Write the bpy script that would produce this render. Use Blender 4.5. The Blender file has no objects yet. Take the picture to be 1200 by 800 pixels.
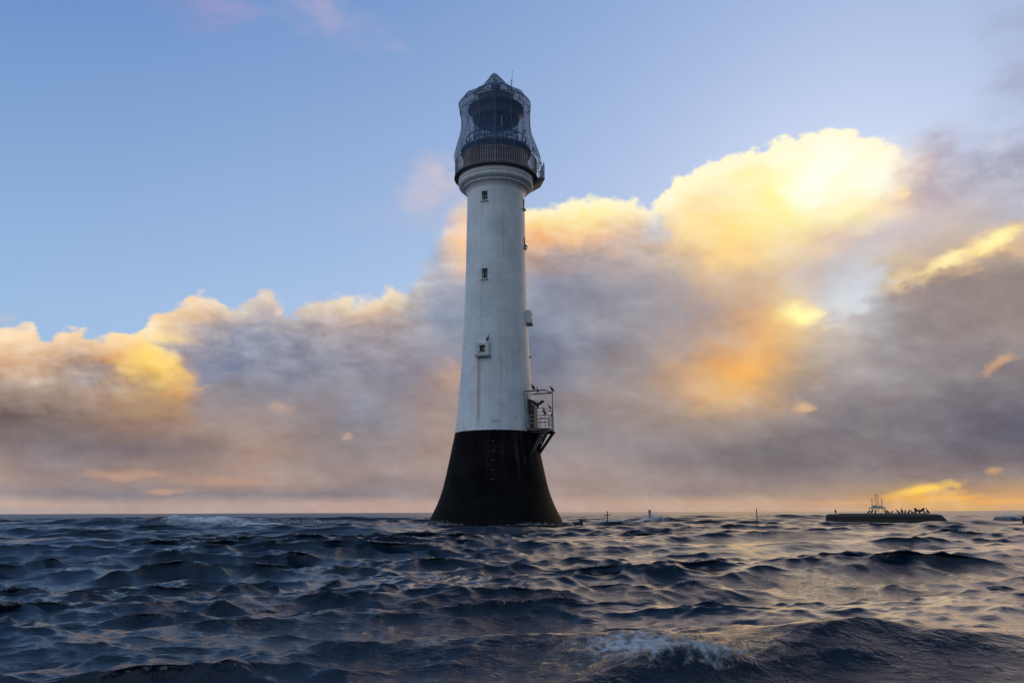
import bpy, bmesh, math, random
import numpy as np
from mathutils import Vector, Matrix

random.seed(7)
RNG = np.random.default_rng(11)
rad = math.radians
scene = bpy.context.scene
COL = scene.collection
EYE = 1.6                       # height of the camera above mean water, metres

# --------------------------------------------------------------------------
# tables: colours of the cloud bank by azimuth / elevation (degrees)
# --------------------------------------------------------------------------
SKY_AZ = 36.0
SKY_ROWS = [
    (0.12, [172,156,156, 172,156,156, 173,156,156, 174,157,155, 175,158,154, 177,159,154, 179,160,155, 180,161,155, 182,162,156, 183,162,155, 183,161,154, 184,161,154, 184,161,153, 185,160,152, 185,161,152, 186,162,152, 187,163,152, 188,164,152, 189,165,151, 191,165,149, 193,166,147, 195,166,145, 196,166,143, 198,166,142, 199,165,140, 201,166,137, 204,167,127, 210,169,120, 215,172,115, 212,168,122, 211,167,125, 211,167,125]),
    (0.59, [188,162,148, 188,162,148, 186,161,148, 184,159,148, 181,157,148, 180,157,149, 181,157,150, 181,158,151, 182,159,152, 185,160,151, 187,161,151, 187,160,150, 185,159,149, 183,158,148, 183,158,148, 184,159,149, 186,160,149, 187,161,150, 189,162,148, 191,162,146, 193,163,143, 194,163,140, 194,162,139, 195,161,137, 195,160,135, 196,161,131, 207,165,118, 222,175,105, 219,170,107, 223,170,109, 225,170,109, 226,170,108]),
    (1.18, [147,136,137, 146,135,137, 144,134,137, 141,132,137, 138,131,137, 138,131,137, 140,132,137, 142,133,137, 144,134,137, 141,133,137, 139,131,137, 142,133,137, 148,136,138, 154,139,138, 159,142,139, 162,144,140, 165,147,141, 168,149,141, 167,148,140, 163,145,138, 158,141,136, 154,138,134, 159,140,132, 166,143,130, 166,143,129, 169,144,126, 183,150,116, 202,164,105, 180,145,116, 188,151,113, 190,152,113, 187,150,114]),
    (2.08, [175,150,137, 175,149,137, 165,144,137, 155,139,136, 154,137,134, 160,139,132, 168,142,131, 170,144,133, 171,145,136, 165,142,135, 159,140,135, 150,136,136, 147,135,137, 154,139,137, 158,142,138, 161,144,140, 162,145,141, 163,145,139, 162,144,138, 158,142,137, 155,139,135, 152,136,132, 147,133,130, 142,129,127, 142,128,126, 143,128,125, 143,128,122, 143,127,121, 142,126,121, 143,127,121, 142,127,120, 140,125,120]),
    (2.97, [163,142,134, 166,144,134, 151,136,135, 142,130,132, 148,132,130, 155,135,128, 154,134,128, 162,139,131, 167,143,133, 158,139,134, 153,137,135, 156,139,136, 159,142,137, 164,144,138, 166,147,141, 165,149,144, 164,149,145, 164,148,145, 162,146,143, 158,143,140, 152,138,136, 144,132,132, 137,126,127, 131,121,122, 129,119,121, 127,117,120, 126,115,118, 124,113,117, 120,110,116, 118,110,115, 116,108,115, 113,106,114]),
    (4.18, [129,116,117, 131,118,119, 129,117,120, 123,115,120, 125,115,120, 130,118,121, 138,123,123, 155,135,129, 168,144,134, 156,138,134, 148,135,135, 148,137,138, 153,139,139, 163,143,138, 166,146,140, 160,147,145, 155,147,150, 154,146,148, 153,144,145, 147,139,143, 140,133,137, 134,125,129, 129,121,125, 124,118,123, 124,117,122, 124,116,121, 121,114,119, 116,110,117, 108,103,113, 103,99,111, 100,96,110, 100,95,109]),
    (6.00, [124,109,108, 122,108,107, 125,110,107, 132,114,108, 146,122,111, 155,129,115, 163,136,120, 160,140,132, 159,143,140, 152,140,141, 145,138,142, 140,136,143, 145,138,143, 162,144,139, 166,147,140, 158,146,144, 149,145,149, 146,142,146, 144,138,141, 147,136,136, 151,138,134, 158,142,134, 161,144,134, 157,143,136, 147,136,134, 134,127,132, 131,124,129, 125,119,126, 116,111,120, 109,104,115, 105,100,113, 106,102,114]),
    (7.83, [162,139,123, 157,135,121, 162,137,120, 161,137,121, 179,147,119, 195,159,115, 194,156,119, 154,141,144, 147,141,148, 151,144,151, 151,145,153, 145,141,151, 147,140,147, 161,144,142, 161,143,139, 150,138,140, 139,133,140, 140,133,137, 147,134,133, 152,137,131, 164,142,129, 193,157,122, 219,174,118, 215,174,127, 180,156,137, 150,140,140, 143,135,138, 137,129,133, 130,123,128, 126,119,124, 125,117,121, 127,119,122]),
    (9.67, [233,189,143, 223,181,141, 219,178,140, 191,163,141, 227,182,125, 253,217,108, 218,181,129, 146,146,160, 135,138,156, 136,139,156, 142,142,156, 143,141,155, 146,141,152, 166,150,149, 188,160,146, 161,146,146, 133,132,145, 131,131,144, 138,135,143, 151,140,141, 170,148,136, 207,165,124, 237,184,114, 245,193,115, 199,170,138, 171,157,147, 156,147,147, 144,136,140, 140,131,135, 143,133,135, 146,136,136, 149,139,139]),
    (10.90, [251,211,160, 250,207,156, 245,201,152, 239,194,145, 248,203,133, 254,216,126, 177,161,155, 138,143,163, 134,139,159, 145,146,160, 151,149,161, 153,148,159, 151,146,158, 147,144,157, 141,140,154, 133,135,151, 124,130,148, 128,131,147, 136,136,148, 150,142,146, 164,148,144, 195,162,134, 222,177,126, 237,187,122, 213,177,134, 193,172,150, 172,164,162, 152,144,145, 147,137,138, 152,140,139, 156,143,140, 158,145,140]),
    (12.14, [255,221,172, 255,220,171, 255,221,170, 252,217,166, 253,217,159, 235,200,151, 193,173,165, 156,155,168, 146,149,166, 159,155,166, 167,159,165, 169,159,164, 161,155,163, 146,148,161, 136,142,158, 129,136,155, 122,130,151, 127,132,151, 138,139,153, 149,144,152, 161,150,151, 181,159,148, 204,170,142, 230,182,128, 235,197,134, 208,189,170, 183,178,178, 152,143,143, 150,140,140, 155,144,141, 160,147,143, 160,148,145]),
    (13.98, [252,218,175, 253,219,175, 254,221,176, 255,222,176, 255,222,176, 242,210,173, 239,207,173, 199,181,174, 191,178,173, 194,176,169, 202,179,167, 213,186,166, 190,175,169, 147,153,171, 135,144,164, 130,139,160, 126,135,156, 132,138,156, 143,145,158, 151,149,159, 158,153,159, 172,158,157, 188,165,152, 212,177,141, 223,198,155, 211,201,195, 203,204,209, 167,153,149, 159,148,146, 162,149,145, 160,148,144, 160,147,142]),
    (15.83, [209,198,196, 222,204,189, 232,208,183, 241,212,179, 246,214,177, 246,215,177, 247,216,178, 228,201,176, 241,209,174, 228,199,173, 224,196,171, 235,203,169, 209,191,174, 163,165,181, 158,158,172, 152,154,170, 147,151,168, 148,151,167, 152,153,166, 159,157,167, 167,161,167, 183,168,162, 205,178,152, 213,184,152, 212,189,167, 203,194,192, 207,207,211, 214,196,173, 195,173,157, 198,174,149, 208,180,147, 224,189,150]),
    (17.66, [195,190,200, 196,191,200, 196,192,200, 195,192,200, 194,192,200, 201,195,196, 208,198,193, 213,200,190, 219,202,187, 223,204,185, 226,206,184, 229,207,182, 200,192,187, 177,177,186, 238,198,160, 214,182,159, 190,167,157, 181,164,161, 180,167,167, 184,170,168, 189,174,169, 218,190,157, 246,207,138, 250,212,141, 243,215,159, 231,201,167, 212,194,187, 206,196,198, 205,191,187, 205,191,181, 199,193,199, 192,192,208]),
    (19.49, [200,190,200, 199,190,200, 199,191,200, 197,191,200, 195,190,200, 193,190,200, 192,190,200, 191,190,200, 189,189,200, 187,188,200, 186,188,200, 184,187,200, 182,186,200, 198,190,189, 252,205,155, 249,202,154, 247,199,152, 245,198,150, 243,198,148, 228,196,165, 220,199,179, 252,220,162, 253,221,148, 255,228,147, 255,235,159, 253,235,176, 255,233,167, 242,217,179, 202,186,186, 191,184,195, 182,180,196, 175,176,194]),
    (21.30, [200,195,205, 202,195,204, 205,196,202, 206,195,201, 206,194,199, 205,193,198, 204,193,198, 202,193,199, 200,192,199, 198,192,199, 196,192,199, 194,191,199, 192,191,200, 203,195,195, 239,209,179, 247,217,163, 254,225,147, 255,230,153, 255,235,161, 249,232,175, 247,229,183, 254,231,174, 252,228,166, 255,233,161, 255,242,166, 255,251,206, 255,248,196, 255,242,208, 206,190,188, 188,185,201, 176,177,196, 170,172,192]),
    (23.39, [200,200,210, 203,202,210, 207,204,208, 211,207,206, 215,209,206, 218,211,205, 219,210,204, 220,209,202, 220,208,201, 220,206,200, 220,205,198, 220,203,197, 220,202,197, 220,201,196, 223,204,194, 238,221,190, 254,239,186, 255,241,187, 255,242,189, 255,243,191, 255,244,192, 255,245,194, 255,241,190, 255,242,185, 255,248,192, 255,252,209, 255,252,210, 252,243,211, 203,191,196, 184,187,209, 174,178,200, 168,172,194]),
    (25.45, [200,200,210, 203,203,209, 207,206,209, 211,209,208, 215,212,207, 219,215,207, 222,218,206, 226,220,205, 229,223,205, 233,225,205, 236,228,205, 239,231,205, 242,234,205, 245,236,206, 248,239,206, 252,242,206, 255,245,206, 255,246,205, 255,246,204, 255,247,204, 255,248,204, 255,249,204, 255,249,205, 255,250,208, 255,251,211, 255,252,214, 251,244,214, 244,231,211, 211,200,203, 185,188,209, 175,179,201, 168,172,194]),
    (27.18, [200,200,210, 203,203,209, 208,206,209, 212,209,208, 215,213,207, 219,216,207, 223,218,206, 226,221,205, 229,224,205, 233,227,204, 236,229,203, 239,232,203, 242,235,202, 245,237,202, 249,240,201, 252,242,201, 255,245,200, 255,246,201, 255,246,203, 255,247,204, 255,248,206, 255,249,208, 255,249,209, 255,250,211, 255,251,213, 255,252,214, 251,245,214, 244,233,211, 216,204,204, 187,188,208, 176,180,202, 168,172,194]),
]
CLOUD_TOP = [(-33.52, 11.00), (-32.72, 11.15), (-32.04, 11.18), (-31.20, 10.69), (-30.58, 11.02), (-29.94, 11.36), (-29.26, 11.32), (-28.66, 11.16), (-27.85, 10.97), (-26.99, 11.38), (-26.38, 11.38), (-25.90, 11.82), (-24.64, 12.89), (-23.11, 13.89), (-21.74, 14.54), (-21.00, 14.32), (-20.22, 13.69), (-19.44, 13.86), (-18.50, 14.41), (-17.97, 15.03), (-17.44, 15.02), (-16.79, 13.94), (-15.94, 13.40), (-14.91, 14.18), (-13.14, 14.88), (-11.62, 14.83), (-10.09, 15.21), (-9.17, 15.61), (-8.23, 15.46), (-7.49, 15.85), (-6.52, 17.58), (-5.46, 19.12), (-4.53, 21.25), (-3.56, 21.99), (-1.27, 21.90), (1.15, 21.47), (2.65, 21.69), (3.96, 21.96), (5.92, 22.25), (7.53, 22.00), (9.14, 22.09), (10.19, 21.43), (11.03, 21.73), (12.36, 22.92), (14.29, 23.79), (15.24, 24.04), (16.18, 24.22), (17.11, 24.29), (18.35, 24.70), (19.56, 24.76), (20.45, 24.75), (22.24, 25.08), (23.69, 25.17), (24.52, 24.97), (25.58, 24.45), (26.62, 23.93), (27.88, 23.16), (28.19, 22.67), (28.93, 23.16), (30.24, 23.31), (31.68, 22.73), (33.10, 22.41), (35.03, 22.70)]
CLOUD_SOFT = [(-34.04, 0.25), (-26.86, 0.28), (-21.49, 0.30), (-16.30, 0.60), (-12.67, 0.40), (-8.31, 0.50), (-7.04, 1.20), (-5.12, 1.80), (-3.84, 1.30), (1.12, 0.35), (10.23, 0.30), (18.68, 0.22), (26.88, 0.30), (27.89, 1.00), (29.38, 1.80), (34.04, 2.50)]
CLOUD_SPOTS = [
    (20.52, 13.06, 2.01, 1.01, -6, (255, 226, 140), 0.80),
    (20.75, 13.04, 1.30, 0.59, -8, (255, 246, 160), 0.95),
    (31.82, 8.82, 1.06, 0.41, 28, (235, 176, 125), 0.50),
    (20.26, 6.88, 0.77, 0.41, 12, (242, 195, 140), 0.60),
    (-16.57, 7.10, 0.83, 0.47, 0, (222, 176, 145), 0.35),
    (-11.83, 5.20, 0.47, 0.30, 20, (225, 182, 152), 0.40),
    (26.78, 1.34, 2.13, 0.35, 10, (255, 205, 88), 0.90),
    (31.26, 2.39, 0.65, 0.30, 3, (238, 182, 108), 0.50),
    (28.62, 0.79, 1.77, 0.18, 2, (252, 186, 88), 0.70),
    (31.18, 0.50, 2.37, 0.18, 0, (248, 176, 92), 0.50),
    (28.27, 1.05, 0.83, 0.24, 0, (250, 190, 95), 0.50),
    (25.85, 0.82, 1.77, 0.30, 0, (250, 185, 90), 0.60),
    (22.04, 0.53, 2.37, 0.18, 0, (232, 174, 115), 0.40),
    (25.43, 0.56, 0.41, 1.18, -38, (240, 195, 130), 0.30),
    (27.03, 0.44, 0.35, 1.06, -8, (240, 195, 130), 0.30),
    (28.58, 0.42, 0.35, 1.06, 25, (240, 195, 130), 0.25),
    (-25.57, 2.44, 2.66, 0.35, 0, (205, 162, 135), 0.60),
    (-23.21, 1.33, 1.30, 0.24, 0, (215, 172, 140), 0.60),
    (-19.31, 2.02, 2.96, 0.35, 0, (198, 158, 135), 0.50),
    (27.44, 14.81, 2.37, 0.77, 22, (248, 222, 170), 0.60),
    (29.72, 15.42, 2.72, 0.83, 24, (240, 205, 160), 0.60),
    (29.84, 15.62, 2.13, 0.47, 24, (255, 238, 170), 0.90),
    (32.32, 16.18, 2.37, 0.89, 22, (250, 212, 150), 0.80),
    (32.47, 16.31, 1.54, 0.53, 22, (255, 240, 165), 0.90),
    (33.91, 15.58, 1.06, 0.59, -30, (235, 195, 150), 0.60),
    (27.66, 14.00, 3.55, 0.65, 24, (160, 145, 142), 0.50),
    (22.26, 22.14, 2.60, 1.01, 28, (255, 255, 235), 0.70),
    (20.74, 21.33, 1.77, 0.71, -20, (255, 255, 225), 0.60),
    (24.03, 22.86, 1.54, 0.71, 35, (255, 253, 225), 0.60),
    (17.31, 22.95, 1.77, 1.06, 10, (255, 226, 160), 0.50),
    (14.15, 21.54, 1.54, 0.95, 30, (250, 218, 165), 0.40),
    (27.82, 20.25, 0.71, 0.53, 0, (255, 220, 150), 0.60),
    (-28.01, 8.54, 2.37, 0.83, 0, (140, 128, 132), 0.70),
    (-23.88, 9.51, 1.06, 1.30, 30, (255, 212, 140), 0.35),
    (-22.43, 8.00, 1.54, 0.59, 15, (252, 196, 118), 0.40),
    (24.00, 13.87, 2.48, 1.18, 20, (218, 224, 232), 0.70),
    (22.36, 10.60, 2.37, 0.95, 25, (185, 178, 174), 0.40),
    (-11.02, 7.13, 1.48, 1.30, 40, (150, 158, 178), 0.40),
    (2.53, 12.73, 2.37, 3.55, 0, (118, 127, 150), 0.25),
    (10.64, 20.04, 0.83, 1.30, 20, (205, 210, 225), 0.60),
    (29.90, 11.81, 3.55, 1.77, 20, (150, 136, 134), 0.40),
]
WISPS = [
    (-6.71, 23.44, 2.84, 1.77, 20, (222, 200, 205), 0.75),
    (-6.16, 22.10, 3.55, 2.37, 10, (190, 190, 208), 0.50),
    (-33.34, 11.81, 0.77, 0.53, 0, (215, 195, 190), 0.70),
    (-14.77, 33.51, 4.44, 1.30, -8, (190, 178, 205), 0.45),
    (-9.75, 32.03, 1.06, 0.59, 0, (190, 180, 210), 0.40),
    (-22.00, 33.20, 2.66, 1.06, 0, (165, 160, 200), 0.50),
    (-24.01, 32.36, 3.55, 1.06, 0, (150, 150, 200), 0.35),
    (35.65, 27.01, 2.48, 4.73, 15, (160, 168, 195), 0.75),
    (34.89, 25.00, 2.84, 2.37, 20, (172, 178, 200), 0.50),
    (-17.13, 13.68, 0.59, 0.41, 0, (235, 210, 195), 0.80),
    (-10.31, 21.31, 4.14, 1.18, 20, (170, 185, 215), 0.30),
    (31.26, 23.35, 3.55, 0.95, 10, (190, 194, 214), 0.40),
]
BANK_EDGE = [(-22.33, 3.38), (-21.96, 5.36), (-21.47, 6.68), (-21.27, 7.66), (-21.84, 8.66), (-22.83, 9.69), (-23.96, 10.46), (-25.2, 10.93), (-26.36, 11.16)]

# --------------------------------------------------------------------------
# helpers
# --------------------------------------------------------------------------
def lin(rgb):
    out = []
    for v in rgb:
        v = v / 255.0
        out.append(v / 12.92 if v <= .04045 else ((v + .055) / 1.055) ** 2.4)
    return out


class E:
    """tiny expression wrapper round shader math sockets"""
    def __init__(self, nt, s): self.nt, self.s = nt, s
    def _m(self, op, *a, clamp=False):
        n = self.nt.nodes.new('ShaderNodeMath'); n.operation = op; n.use_clamp = clamp
        for i, v in enumerate((self,) + a):
            if isinstance(v, E): self.nt.links.new(v.s, n.inputs[i])
            else: n.inputs[i].default_value = v
        return E(self.nt, n.outputs[0])
    def __add__(self, o): return self._m('ADD', o)
    __radd__ = __add__
    def __sub__(self, o): return self._m('SUBTRACT', o)
    def __rsub__(self, o): return (self * -1.0) + o
    def __mul__(self, o): return self._m('MULTIPLY', o)
    __rmul__ = __mul__
    def __truediv__(self, o): return self._m('DIVIDE', o)
    def sat(self): return self._m('ADD', 0.0, clamp=True)
    def pw(self, p): return self._m('POWER', p)
    def abs(self): return self._m('ABSOLUTE')
    def smooth(self, a, b, lo=0.0, hi=1.0, kind='SMOOTHSTEP'):
        n = self.nt.nodes.new('ShaderNodeMapRange'); n.interpolation_type = kind
        self.nt.links.new(self.s, n.inputs['Value'])
        for k, v in (('From Min', a), ('From Max', b), ('To Min', lo), ('To Max', hi)):
            if isinstance(v, E): self.nt.links.new(v.s, n.inputs[k])
            else: n.inputs[k].default_value = v
        return E(self.nt, n.outputs[0])


def node(nt, typ, **props):
    n = nt.nodes.new(typ)
    for k, v in props.items(): setattr(n, k, v)
    return n


def setin(nt, n, key, v):
    s = n.inputs[key]
    if isinstance(v, E): nt.links.new(v.s, s)
    elif isinstance(v, bpy.types.NodeSocket): nt.links.new(v, s)
    else: s.default_value = v


def mixc(nt, fac, a, b, mode='MIX'):
    n = node(nt, 'ShaderNodeMix', data_type='RGBA', blend_type=mode)
    setin(nt, n, 0, fac)
    for idx, v in ((6, a), (7, b)):
        if isinstance(v, (list, tuple)): n.inputs[idx].default_value = tuple(v)[:3] + (1.0,)
        else: nt.links.new(v, n.inputs[idx])
    return n.outputs[2]


def noise(nt, vec, scale, detail=4.0, rough=.55, dist=0.0, dim='3D'):
    n = node(nt, 'ShaderNodeTexNoise', noise_dimensions=dim)
    if vec is not None: nt.links.new(vec, n.inputs['Vector'])
    n.inputs['Scale'].default_value = scale; n.inputs['Detail'].default_value = detail
    n.inputs['Roughness'].default_value = rough; n.inputs['Distortion'].default_value = dist
    return n


def mapping(nt, vec, scale=(1, 1, 1), loc=(0, 0, 0), rot=(0, 0, 0), kind='POINT'):
    n = node(nt, 'ShaderNodeMapping', vector_type=kind)
    nt.links.new(vec, n.inputs['Vector'])
    n.inputs['Scale'].default_value = scale; n.inputs['Location'].default_value = loc
    n.inputs['Rotation'].default_value = rot
    return n.outputs[0]


# --------------------------------------------------------------------------
# sky: Nishita air with a bank of cloud laid out by compass direction
# --------------------------------------------------------------------------
SUN_AZ, SUN_EL = 24.0, 20.0

def build_sky():
    w = bpy.data.worlds.new('World'); scene.world = w; w.use_nodes = True
    nt = w.node_tree; nt.nodes.clear()
    out = node(nt, 'ShaderNodeOutputWorld'); bg = node(nt, 'ShaderNodeBackground')
    nt.links.new(bg.outputs[0], out.inputs[0])
    BG = 0.1
    bg.inputs['Strength'].default_value = BG
    tc = node(nt, 'ShaderNodeTexCoord')
    d = tc.outputs['Generated']
    sep = node(nt, 'ShaderNodeSeparateXYZ'); nt.links.new(d, sep.inputs[0])
    x, y, z = (E(nt, s) for s in sep.outputs)
    az = x._m('ARCTAN2', y) * (180 / math.pi)
    el = z._m('ARCSINE') * (180 / math.pi)

    sky = node(nt, 'ShaderNodeTexSky', sky_type='NISHITA', sun_disc=False)
    sky.sun_elevation = rad(SUN_EL); sky.sun_rotation = rad(SUN_AZ)
    sky.air_density = 1.0; sky.dust_density = 0.6; sky.ozone_density = 2.0
    clear = mixc(nt, 1.0, sky.outputs[0], SKY_TINT, 'MULTIPLY')
    # thin veil: paler towards the low sky and to the sun's side
    t_az = az.smooth(-34, 26, 0, 1, 'LINEAR'); t_el = el.smooth(35, 13, 0, 1, 'LINEAR')
    hi_c = mixc(nt, t_az, [c / BG for c in lin((96, 141, 206))], [c / BG for c in lin((157, 183, 227))])
    lo_c = mixc(nt, t_az, [c / BG for c in lin((160, 193, 232))], [c / BG for c in lin((193, 208, 238))])
    clear = mixc(nt, .8, clear, mixc(nt, t_el, hi_c, lo_c))

    # warp
    nv = mapping(nt, d, scale=(1, 1, 1.8))
    n1 = noise(nt, nv, 9.0, 5, .55)
    s1 = node(nt, 'ShaderNodeSeparateColor'); nt.links.new(n1.outputs['Color'], s1.inputs[0])
    n2 = noise(nt, nv, 34.0, 3, .5)
    s2 = node(nt, 'ShaderNodeSeparateColor'); nt.links.new(n2.outputs['Color'], s2.inputs[0])
    low = el.smooth(0.0, 9.0, 0.10, 1.0, 'LINEAR')
    waz = az + (E(nt, s1.outputs[0]) - .5) * 3.4 + (E(nt, s2.outputs[0]) - .5) * 2.0
    wel = el + ((E(nt, s1.outputs[1]) - .5) * 2.4 + (E(nt, s2.outputs[1]) - .5) * 1.7) * low

    # the lit front bank on the sunless side ends in a firm edge against the grey bank behind it
    ne = node(nt, 'ShaderNodeFloatCurve'); nt.links.new(((el - 3.0) / 9.0).sat().s, ne.inputs['Value'])
    ec = ne.mapping.curves[0]
    pts = [((e_ - 3.0) / 9.0, (a_ + 36) / 18.0) for a_, e_ in BANK_EDGE]
    while len(ec.points) < len(pts): ec.points.new(.5, .5)
    for p, q in zip(ec.points, pts): p.location = q
    ne.mapping.use_clip = False; ne.mapping.update()
    edge = E(nt, ne.outputs[0]) * 18.0 - 36.0
    past = az - edge + (E(nt, s1.outputs[0]) - .5) * 2.2 + (E(nt, s2.outputs[0]) - .5) * 2.4
    near = past.smooth(5.0, .2) * el.smooth(4.5, 7.0) * el.smooth(11.8, 10.6)
    waz = waz + past.smooth(-.6, 1.1) * near * 2.4

    # cloud colours: one ramp in azimuth for each elevation, blended upwards
    u = ((waz / SKY_AZ) * .5 + .5).sat()
    cur = None; prev = None
    for e, hx in SKY_ROWS:
        r = node(nt, 'ShaderNodeValToRGB'); cr = r.color_ramp; cr.interpolation = 'CARDINAL'
        n = len(hx) // 3
        while len(cr.elements) < n: cr.elements.new(.5)
        for i in range(n):
            cr.elements[i].position = i / (n - 1)
        for i in range(n):
            c = lin(hx[i*3:i*3+3])
            lum = .3 * c[0] + .59 * c[1] + .11 * c[2]
            g = 1.0 + 0.35 * max(0.0, lum - .62)
            # the brightest parts run to cream, as thick cloud with the sun behind it
            wt = min(1, max(0, lum - .72) * 2.4)
            mn = c[2] / max(c[0], .01)
            pale = .16 * max(0, lum - .30) * (1 - mn)      # thick cloud scatters its colour paler
            cr.elements[i].color = (c[0] * g, c[1] * g, c[2] * g * (1 + .12 * wt) + pale * .6, 1)
        nt.links.new(u.s, r.inputs[0])
        if cur is None: cur = r.outputs[0]
        else: cur = mixc(nt, wel.smooth(prev, e, 0, 1, 'LINEAR'), cur, r.outputs[0])
        prev = e

    def spot(mcur, a, e, ra, re, rot, hx, s, av, ev, gain=1.0):
        cmb = node(nt, 'ShaderNodeCombineXYZ')
        nt.links.new(av.s, cmb.inputs[0]); nt.links.new(ev.s, cmb.inputs[1])
        v = mapping(nt, cmb.outputs[0], scale=(ra, re, 1), loc=(a, e, 0), rot=(0, 0, rad(rot)), kind='TEXTURE')
        ln = node(nt, 'ShaderNodeVectorMath', operation='LENGTH'); nt.links.new(v, ln.inputs[0])
        m = (E(nt, ln.outputs['Value']) + (E(nt, n2.outputs['Fac']) - .5) * 1.6).smooth(1.35, .1, 0, s)
        return mixc(nt, m, mcur, [c * gain for c in lin(hx)])

    aw2 = az + (E(nt, s1.outputs[0]) - .5) * 2.0 + (E(nt, s2.outputs[0]) - .5) * 2.2
    ew2 = el + ((E(nt, s1.outputs[1]) - .5) * 1.2 + (E(nt, s2.outputs[1]) - .5) * 1.6) * low
    for a, e, ra, re, rot, hx, s in CLOUD_SPOTS:
        cur = spot(cur, a, e, ra, re, rot, hx, s, aw2, ew2, 1.1 if hx[0] == 255 else 1.0)
    # billows: relief of a noise field lit from the sun's side, finer towards the tops
    def relief(scale, det, off, amt, stretch=1.6):
        base_v = mapping(nt, d, scale=(1, 1, stretch))
        a_ = noise(nt, base_v, scale, det, .55, .3)
        b_ = noise(nt, mapping(nt, d, scale=(1, 1, stretch), loc=off), scale, det, .55, .3)
        return (E(nt, a_.outputs['Fac']) - E(nt, b_.outputs['Fac'])) * amt
    rel = relief(15.0, 4, (.012, 0, .022), .75) + relief(42.0, 4, (.004, 0, .008), .42)
    n3 = noise(nt, mapping(nt, d, scale=(1, 1, 1.9)), 17.0, 5, .5, .25)
    gm = node(nt, 'ShaderNodeGamma'); nt.links.new(cur, gm.inputs[0]); GM = gm
    cur = gm.outputs[0]

    # upper edge of the bank
    def fcurve(v, pts, lo, hi):
        n = node(nt, 'ShaderNodeFloatCurve'); nt.links.new(v.s, n.inputs['Value'])
        c = n.mapping.curves[0]
        xy = [((a / SKY_AZ) * .5 + .5, (b - lo) / (hi - lo)) for a, b in pts]
        while len(c.points) < len(xy): c.points.new(.5, .5)
        for p, q in zip(c.points, xy): p.location = q; p.handle_type = 'AUTO_CLAMPED'
        n.mapping.use_clip = False; n.mapping.update()
        return E(nt, n.outputs[0]) * (hi - lo) + lo
    ue = ((az + (E(nt, s2.outputs[0]) - .5) * 1.6) / SKY_AZ * .5 + .5).sat()
    top = fcurve(ue, CLOUD_TOP, 0, 40)
    soft = fcurve(ue, CLOUD_SOFT, 0, 4)
    vor = noise(nt, d, 70.0, 5, .62)
    ragged = (E(nt, s2.outputs[1]) - .5) * 2.0 + (E(nt, vor.outputs['Fac']) - .5) * 1.1
    big = (E(nt, s1.outputs[1]) - .5) * soft.smooth(.5, 2.0, 0.0, 5.0)
    crown = (top - el).smooth(7.0, 0.5, .24, .95)
    mod = E(nt, n3.outputs['Fac']).smooth(.25, .75, .95, 1.05, 'LINEAR') + rel * crown + relief(5.5, 3, (.03, 0, .05), .55) * el.smooth(.5, 8.0, .15, 1.0)
    nt.links.new(((1.0 - mod) * 1.5 + 1.0)._m('MAXIMUM', .5).s, GM.inputs['Gamma'])
    dlt = (top + ragged + big - el) / soft
    mask = dlt.smooth(-1.0, 1.0)
    # thin fringe of the tops, lit through by the low sun
    rim = (top + ragged - el).smooth(1.5, .1) * soft.smooth(.8, .32) * az.smooth(-30, 6, .18, .75)
    cur = mixc(nt, rim, cur, [c * 1.06 for c in lin((255, 244, 208))])
    # thin cloud at the fringe is lit through
    cur = mixc(nt, 1.0, cur, [1 / BG] * 3, 'MULTIPLY')
    front = mixc(nt, mask, clear, cur)
    for a, e, ra, re, rot, hx, s in WISPS:
        cmb_m = E(nt, n3.outputs['Fac']).smooth(.35, .65, .35, 1.0)
        front2 = spot(front, a, e, ra, re, rot, hx, s, waz, wel, 1 / BG)
        front = mixc(nt, cmb_m, front, front2)

    # the sky behind the viewer and overhead: open blue with a pale veil
    bn = noise(nt, mapping(nt, d, scale=(1, 1, 2.0)), 2.6, 6, .55)
    bm = E(nt, bn.outputs['Fac']).smooth(.40, .66, 0, .75) * el.smooth(62, 25)
    back = mixc(nt, bm, REAR_CLEAR, REAR_CLOUD)
    zen = el.smooth(22, 58)
    back = mixc(nt, zen, back, ZENITH)
    side = az.smooth(-140, 130, REAR_L, REAR_R)
    bs = node(nt, 'ShaderNodeVectorMath', operation='SCALE')
    nt.links.new(back, bs.inputs[0]); nt.links.new(side.s, bs.inputs['Scale'])
    rear = az.abs().smooth(44, 95)
    over = el.smooth(42, 70)
    fac = (rear._m('MAXIMUM', over))
    final = mixc(nt, fac, front, bs.outputs[0])
    nt.links.new(final, bg.inputs['Color'])
    w.cycles.sampling_method = 'MANUAL'; w.cycles.sample_map_resolution = 512

SKY_TINT = (1.0, 1.0, 1.0)
ZENITH = (2.3, 3.7, 6.4)
REAR_CLEAR = (3.4, 4.3, 5.6)
REAR_CLOUD = (4.8, 5.0, 5.3)
REAR_L, REAR_R = 1.35, .55

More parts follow.
